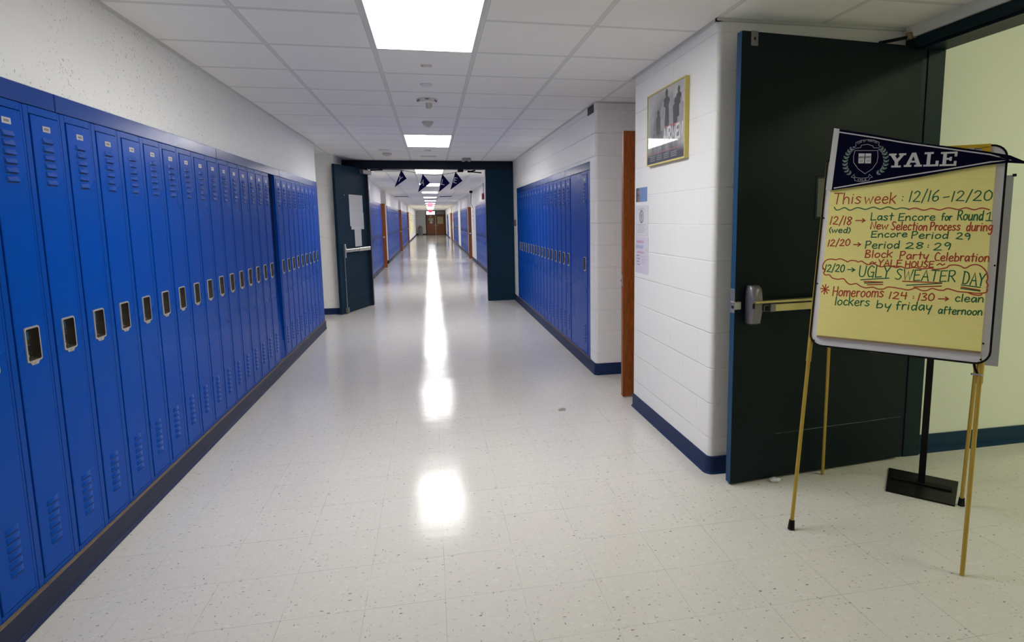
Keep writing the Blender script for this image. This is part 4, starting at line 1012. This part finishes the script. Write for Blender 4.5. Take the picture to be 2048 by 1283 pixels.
WX = PX-.001
def on_wall(y, z, n=0): return (WX-n, y, z)
def wall_card(y0, y1, z0, z1, m, lb, ex=None, name='paper_notice', cat='notice', lift=0):
    b = MB(); b.loft([[on_wall(y0, z0, lift), on_wall(y1, z0, lift), on_wall(y1, z1, lift), on_wall(y0, z1, lift)], [on_wall(y0, z0, lift+.0012), on_wall(y1, z0, lift+.0012), on_wall(y1, z1, lift+.0012), on_wall(y0, z1, lift+.0012)]], m, smooth=False)
    if ex: ex(b)
    return tag(b.build(name), lb, cat)
M['photo_blue'] = mat('photo_blue', (.14, .24, .50), .4, vary=.3, scale=14); M['photo_dark'] = mat('photo_dark', (.03, .025, .03), .4); M['skin_print'] = mat('photo_skin', (.33, .17, .11), .5, vary=.3, scale=30)
M['pink'] = mat('pink_marker', (.70, .20, .38), .6); M['blue_ink'] = mat('blue_marker', (.10, .24, .50), .6); M['lavender'] = mat('lavender_paper', (.66, .62, .74), .7); M['mint'] = mat('mint_edge', (.52, .62, .62), .7)
WM = lambda u, v, n: (WX-.0016-n, u, v)
def ex1(b):
    b.loft([[WM(y_, z_, -.0004) for y_, z_ in ((4.212, 1.594), (4.285, 1.594), (4.285, 1.695), (4.225, 1.695))], [WM(y_, z_, .0002) for y_, z_ in ((4.212, 1.594), (4.285, 1.594), (4.285, 1.695), (4.225, 1.695))]], 'photo_dark', smooth=False)
    f1 = [(4.232+.018*math.cos(t*PI/6), 1.665+.017*math.sin(t*PI/6)) for t in range(12)]; f2 = [(4.210, 1.594), (4.25, 1.594), (4.245, 1.635), (4.222, 1.640)]
    for f in (f1, f2): b.loft([[WM(p[0], p[1], .0002) for p in f], [WM(p[0], p[1], .0005) for p in f]], 'skin_print', smooth=False)
wall_card(4.058, 4.285, 1.594, 1.696, 'photo_blue', 'small blue photo card of a person taped on the pillar edge', ex1, 'photo_card', 'photo')
def ex2(b):
    c = Vector((4.165, 1.485))
    for rx, rz, w_ in ((.040, .044, .006), (.030, .034, .0025)): b.strokes([[(c.x+rx*math.cos(t*PI/12), c.y+rz*math.sin(t*PI/12)) for t in range(25)]], WM, w_, 'photo_dark')
    b.strokes([[(c.x, c.y+.02), (c.x+.012, c.y+.005), (c.x, c.y-.022), (c.x-.012, c.y+.005), (c.x, c.y+.02)]], WM, .006, 'photo_dark')
    b.strokes([[(4.265-.02*(i % 2), 1.428-.0115*i), (4.07+.02*(i % 3), 1.428-.0115*i)] for i in range(6)]+[[(4.20, 1.545), (4.12, 1.545)], [(4.24, 1.538), (4.10, 1.538)]], WM, .0022, 'print_grey')
wall_card(4.034, 4.294, 1.345, 1.566, 'paper', 'white flyer with round dark seal under the blue photo', ex2)
def scrib(y0, y1, z, a, n): return [(y0+(y1-y0)*i/n, z+(a if i % 2 else -a)) for i in range(n+1)]
def ex3(b):
    b.strokes([scrib(4.27, 4.12, 1.300, .008, 12), scrib(4.25, 4.11, 1.222, .006, 10), [(4.285, 1.195), (4.28, 1.16)]], WM, .005, 'pink')
    b.strokes([scrib(4.285, 4.13, 1.262, .012, 11)], WM, .005, 'blue_ink')
    b.strokes([scrib(4.26, 4.205-.012*(i % 2), 1.196-.022*i, .0035, 8) for i in range(4)], WM, .003, 'photo_dark')
    b.strokes([scrib(4.16, 4.08, 1.19-.02*i, .004, 4) for i in range(3)], WM, .002, 'print_grey'); b.strokes([scrib(4.07, 4.04, 1.248, .002, 2)], WM, .008, 'notice_yellow')
wall_card(4.026, 4.298, 1.068, 1.338, 'lavender', 'lavender paper with pink and blue marker lines, lowest on pillar', ex3)

# ================================================================== SMALL THINGS ON CEILING, WALLS AND FLOOR
def ceil_dev(name, x, y, parts, lb, cat, grp=None):
    b = MB((x, y, CEIL))
    for prof, m in parts: b.lathe(prof, m, (x, y, CEIL), 24)
    o = b.build(name); o.location = (x, y, CEIL); return tag(o, lb, cat, grp)
b = MB(); b.box((-.03, 4.215, CEIL-.006), (.045, 4.26, CEIL), 'offwhite', .002); b.box((-.02, 4.222, CEIL-.008), (-.012, 4.228, CEIL-.005), 'black'); tag(b.build('cover_plate'), 'small pale ceiling plate just past the nearest light', 'plate')
ceil_dev('heat_detector', .003, 4.80, [([(.046, 0), (.046, -.006), (.036, -.012), (.0, -.013)], 'paper')], 'plain white ceiling disc between the cover plate and strobe', 'detector')
st = thing('ceiling_strobe', 'round white ceiling alarm with clear drop lens', 'alarm', (.005, 5.39, CEIL)); of = (.005, 5.39, CEIL)
b = MB(of); b.lathe([(.092, 0), (.092, -.012), (.080, -.030), (.0, -.032)], 'white', of, 28); b.build('base', st)
b = MB(of)
for a in (.25, .45, .65, 2.5, 2.7, 2.9): b.box((of[0]+.083*math.cos(a+PI)-.004, of[1]-.086*abs(math.sin(a))-.02, CEIL-.026), (of[0]+.083*math.cos(a+PI)+.004, of[1]-.086*abs(math.sin(a))-.002, CEIL-.012), 'grey_cast')
b.box((of[0]-.015, of[1]-.094, CEIL-.014), (of[0]+.015, of[1]-.08, CEIL-.009), 'black'); b.build('sounder_slots', st)
b = MB(of); b.lathe([(.028, -.03), (.028, -.062), (.020, -.074), (.0, -.076)], 'chrome', (of[0]+.015, of[1], CEIL), 18); b.build('lens', st)
ceil_dev('motion_sensor', .004, 6.57, [([(.060, 0), (.060, -.008), (.048, -.030), (.020, -.058), (.0, -.062)], 'offwhite')], 'cone-shaped grey motion sensor just before the second light', 'sensor')
ceil_dev('heat_detector', -.009, 9.19, [([(.050, 0), (.050, -.010), (.030, -.018), (.0, -.019)], 'white')], 'small white ceiling disc just past the second light', 'detector')
ceil_dev('ceiling_plate', -.633, 9.19, [([(.085, 0), (.085, -.008), (.0, -.010)], 'white')], 'round white ceiling plate at left, just before the smoke detector', 'plate')
sm = ceil_dev('smoke_detector', -.625, 9.62, [([(.072, 0), (.072, -.022), (.060, -.030), (.035, -.046), (.0, -.048)], 'offwhite')], 'beige smoke detector on the ceiling left before the doorway', 'detector')
b = MB(); b.box((-.13, 9.95, CEIL-.006), (.13, 10.12, CEIL), 'angle', .002); tag(b.build('ceiling_grille'), 'flat grey grille in the ceiling just before the header', 'ceiling vent')
b = MB(); b.box((-1.12, 12.6, CEIL-.006), (-.52, 13.2, CEIL), 'trash', .003)
for i in range(9): b.box((-1.10, 12.63+.06*i, CEIL-.009), (-.54, 12.665+.06*i, CEIL-.005), 'angle')
tag(b.build('air_grille'), 'grey square air grille in ceiling just beyond the doorway', 'ceiling vent')
b = MB(); b.box((XR-.003, 5.325, 2.430), (XR+.002, 5.535, 2.508), 'grille')
for i in range(5): b.box((XR-.006, 5.33, 2.437+.015*i), (XR-.002, 5.53, 2.442+.015*i), 'dark')
tag(b.build('wall_vent'), 'small dark vent high on the white wall by the recess', 'vent')
b = MB(); b.box((XR-.03, 10.44, 1.36), (XR, 10.52, 1.47), 'grey_cast', .006); b.lathe([(.03, 0), (.03, .02)], 'black', (0, 0, 0), 8) if False else None
b.box((XR-.05, 10.455, 1.38), (XR-.03, 10.505, 1.43), 'black', .008); tag(b.build('door_holder'), 'dark magnetic door holder on wall beyond the right lockers', 'door holder')
b = MB(); n_ = Vector((0, 0, 1)); pts = [(.921, 4.358), (.923, 4.322), (.971, 4.326), (.978, 4.345), (.985, 4.386), (.950, 4.375)]
b.loft([[(p[0], p[1], .0005) for p in pts], [(p[0], p[1], .003+.006*(i % 2)) for i, p in enumerate(pts)]], 'trash', smooth=False); tag(b.build('paper_scrap'), 'small grey scrap lying on the open floor', 'litter')
b = MB(); c = Vector((1.835, 2.845, .012)); rings = []
for i, (rr, zz2) in enumerate(((.010, -.0115), (.026, -.006), (.030, .004), (.016, .012))): rings.append([(c.x+rr*(1+.35*math.sin(3*a+i))*math.cos(a), c.y+.7*rr*(1+.3*math.cos(2*a+i))*math.sin(a), c.z+zz2+.003*math.sin(4*a+i)) for a in [2*PI*j/14 for j in range(14)]])
b.loft(rings, 'paper', smooth=False); tag(b.build('crumpled_tissue'), 'crumpled white tissue at the foot of the teal door', 'litter')

# ------------------------------------------------------------------ far corridor
for y, zc, wd_, lb in ((33.0, 2.325, .29, 'red EXIT sign hanging on a rod, nearer of two'), (50.0, 2.24, .29, 'red EXIT sign farther along, above the end doors')):
    t = thing('exit_sign', lb, 'exit sign', (-.01, y, CEIL), 0, 'exit signs over the far corridor'); of = (-.01, y, CEIL)
    b = MB(of); b.box((-.01-wd_/2, y, zc-.11), (-.01+wd_/2, y+.05, zc+.11), 'exit_glow', .004); b.build('sign_body', t)
    b = MB(of); b.strokes(text_lines('EXIT', -.10, zc-.055, .08, zc-.055, .11), lambda u, v, n: (u, y-.001-n, v), .018, 'red'); b.build('letters', t)
    b = MB(of); b.tube([(-.01, y+.025, zc+.11), (-.01, y+.025, CEIL)], .008, 'black', 8); b.build('rod', t)
t = thing('trash_can', 'grey domed trash can against the end wall', 'trash can', (-1.10, EY-.30, 0)); of = (-1.10, EY-.30, 0)
b = MB(of); b.lathe([(.19, 0), (.225, .03), (.235, .62), (.235, .66)], 'trash', of, 20); b.build('body', t)
b = MB(of); b.lathe([(.235, .66), (.23, .74), (.19, .87), (.11, .95), (.0, .98)], 'trash', of, 20); lid = b.build('lid', t)
b = MB(of); b.box((of[0]-.10, of[1]-.235, .70), (of[0]+.10, of[1]-.18, .82), 'grille', .01); b.build('flap', lid)
for y, z, lb, nm, m in ((21.6, 2.44, 'black box high on the right wall above papers', 'wall_speaker', 'black'), (16.9, 2.05, 'dark alarm box on the right wall just past the jamb', 'fire_alarm', 'red')):
    b = MB(); b.box((1.40 if nm == 'wall_speaker' else 1.44, y, z), (1.5, y+.16, z+(.10 if nm == 'wall_speaker' else .17)), m, .01); tag(b.build(nm), lb, nm.replace('_', ' '))
b = MB(); b.tube([(1.49, 17.0, 2.22), (1.49, 17.0, CEIL)], .010, 'angle', 8); tag(b.build('conduit'), 'thin conduit from the alarm box up to the ceiling', 'conduit')
b = MB(); b.tube([(1.46, 21.68, 2.44), (1.44, 21.6, 2.1), (1.47, 21.4, 1.9)], .010, 'black', 8); tag(b.build('cable'), 'dark cable hanging under the black wall box', 'cable')
def far_card(side, y0, y1, z0, z1, m, lb, grp, ex=0):
    X = 1.498*side; b = MB(); n_ = -side*.004
    b.loft([[(X, y0, z0), (X, y1, z0), (X, y1, z1), (X, y0, z1)], [(X+n_, y0, z0), (X+n_, y1, z0), (X+n_, y1, z1), (X+n_, y0, z1)]], m, smooth=False)
    for i in range(ex): b.box((X+n_, y0+.1*(y1-y0), z1-.1-.16*i), (X+n_*1.5, y1-(.1+.08*(i % 3))*(y1-y0), z1-.06-.16*i), 'print_grey')
    tag(b.build('wall_poster'), lb, 'poster', grp)
far_card(1, 21.45, 21.95, 1.12, 1.86, 'lavender', 'pale paper hanging on right wall under the black box', None, 3)
M['banner'] = mat('yellow_banner', (.74, .74, .34), .7); M['banner_pale'] = mat('pale_banner', (.76, .75, .62), .7); M['pinkish'] = mat('pink_banner', (.74, .60, .58), .7)
for i, (y0, y1, z0, z1, m, w_) in enumerate(((42.2, 43.6, .9, 2.1, 'pinkish', 'pinkish'), (44.0, 46.2, .7, 2.1, 'banner_pale', 'cream'), (46.6, 48.6, .55, 2.05, 'banner', 'yellow'), (49.0, 51.6, .5, 2.0, 'banner', 'yellow'), (52.2, 54.6, .7, 2.0, 'banner_pale', 'cream'), (55.4, 58.0, .8, 2.0, 'lavender', 'lavender'))):
    far_card(-1, y0, y1, z0, z1, m, '%s wall poster, %s of the row past the left oak doors' % (w_, ORD[i]), 'posters on the far left wall', 4)
M['orange'] = mat('orange_notice', (.75, .22, .10), .7)
far_card(1, 41.6, 42.5, 1.35, 1.95, 'orange', 'orange notice beside the farther right oak door', None, 2)
b = MB(); b.box((1.49-.10, 44.7, .0), (1.5, 44.8, 2.0), 'light_frame'); tag(b.build('corner_guard'), 'pale upright strip beyond the farther right oak door', 'wall guard')
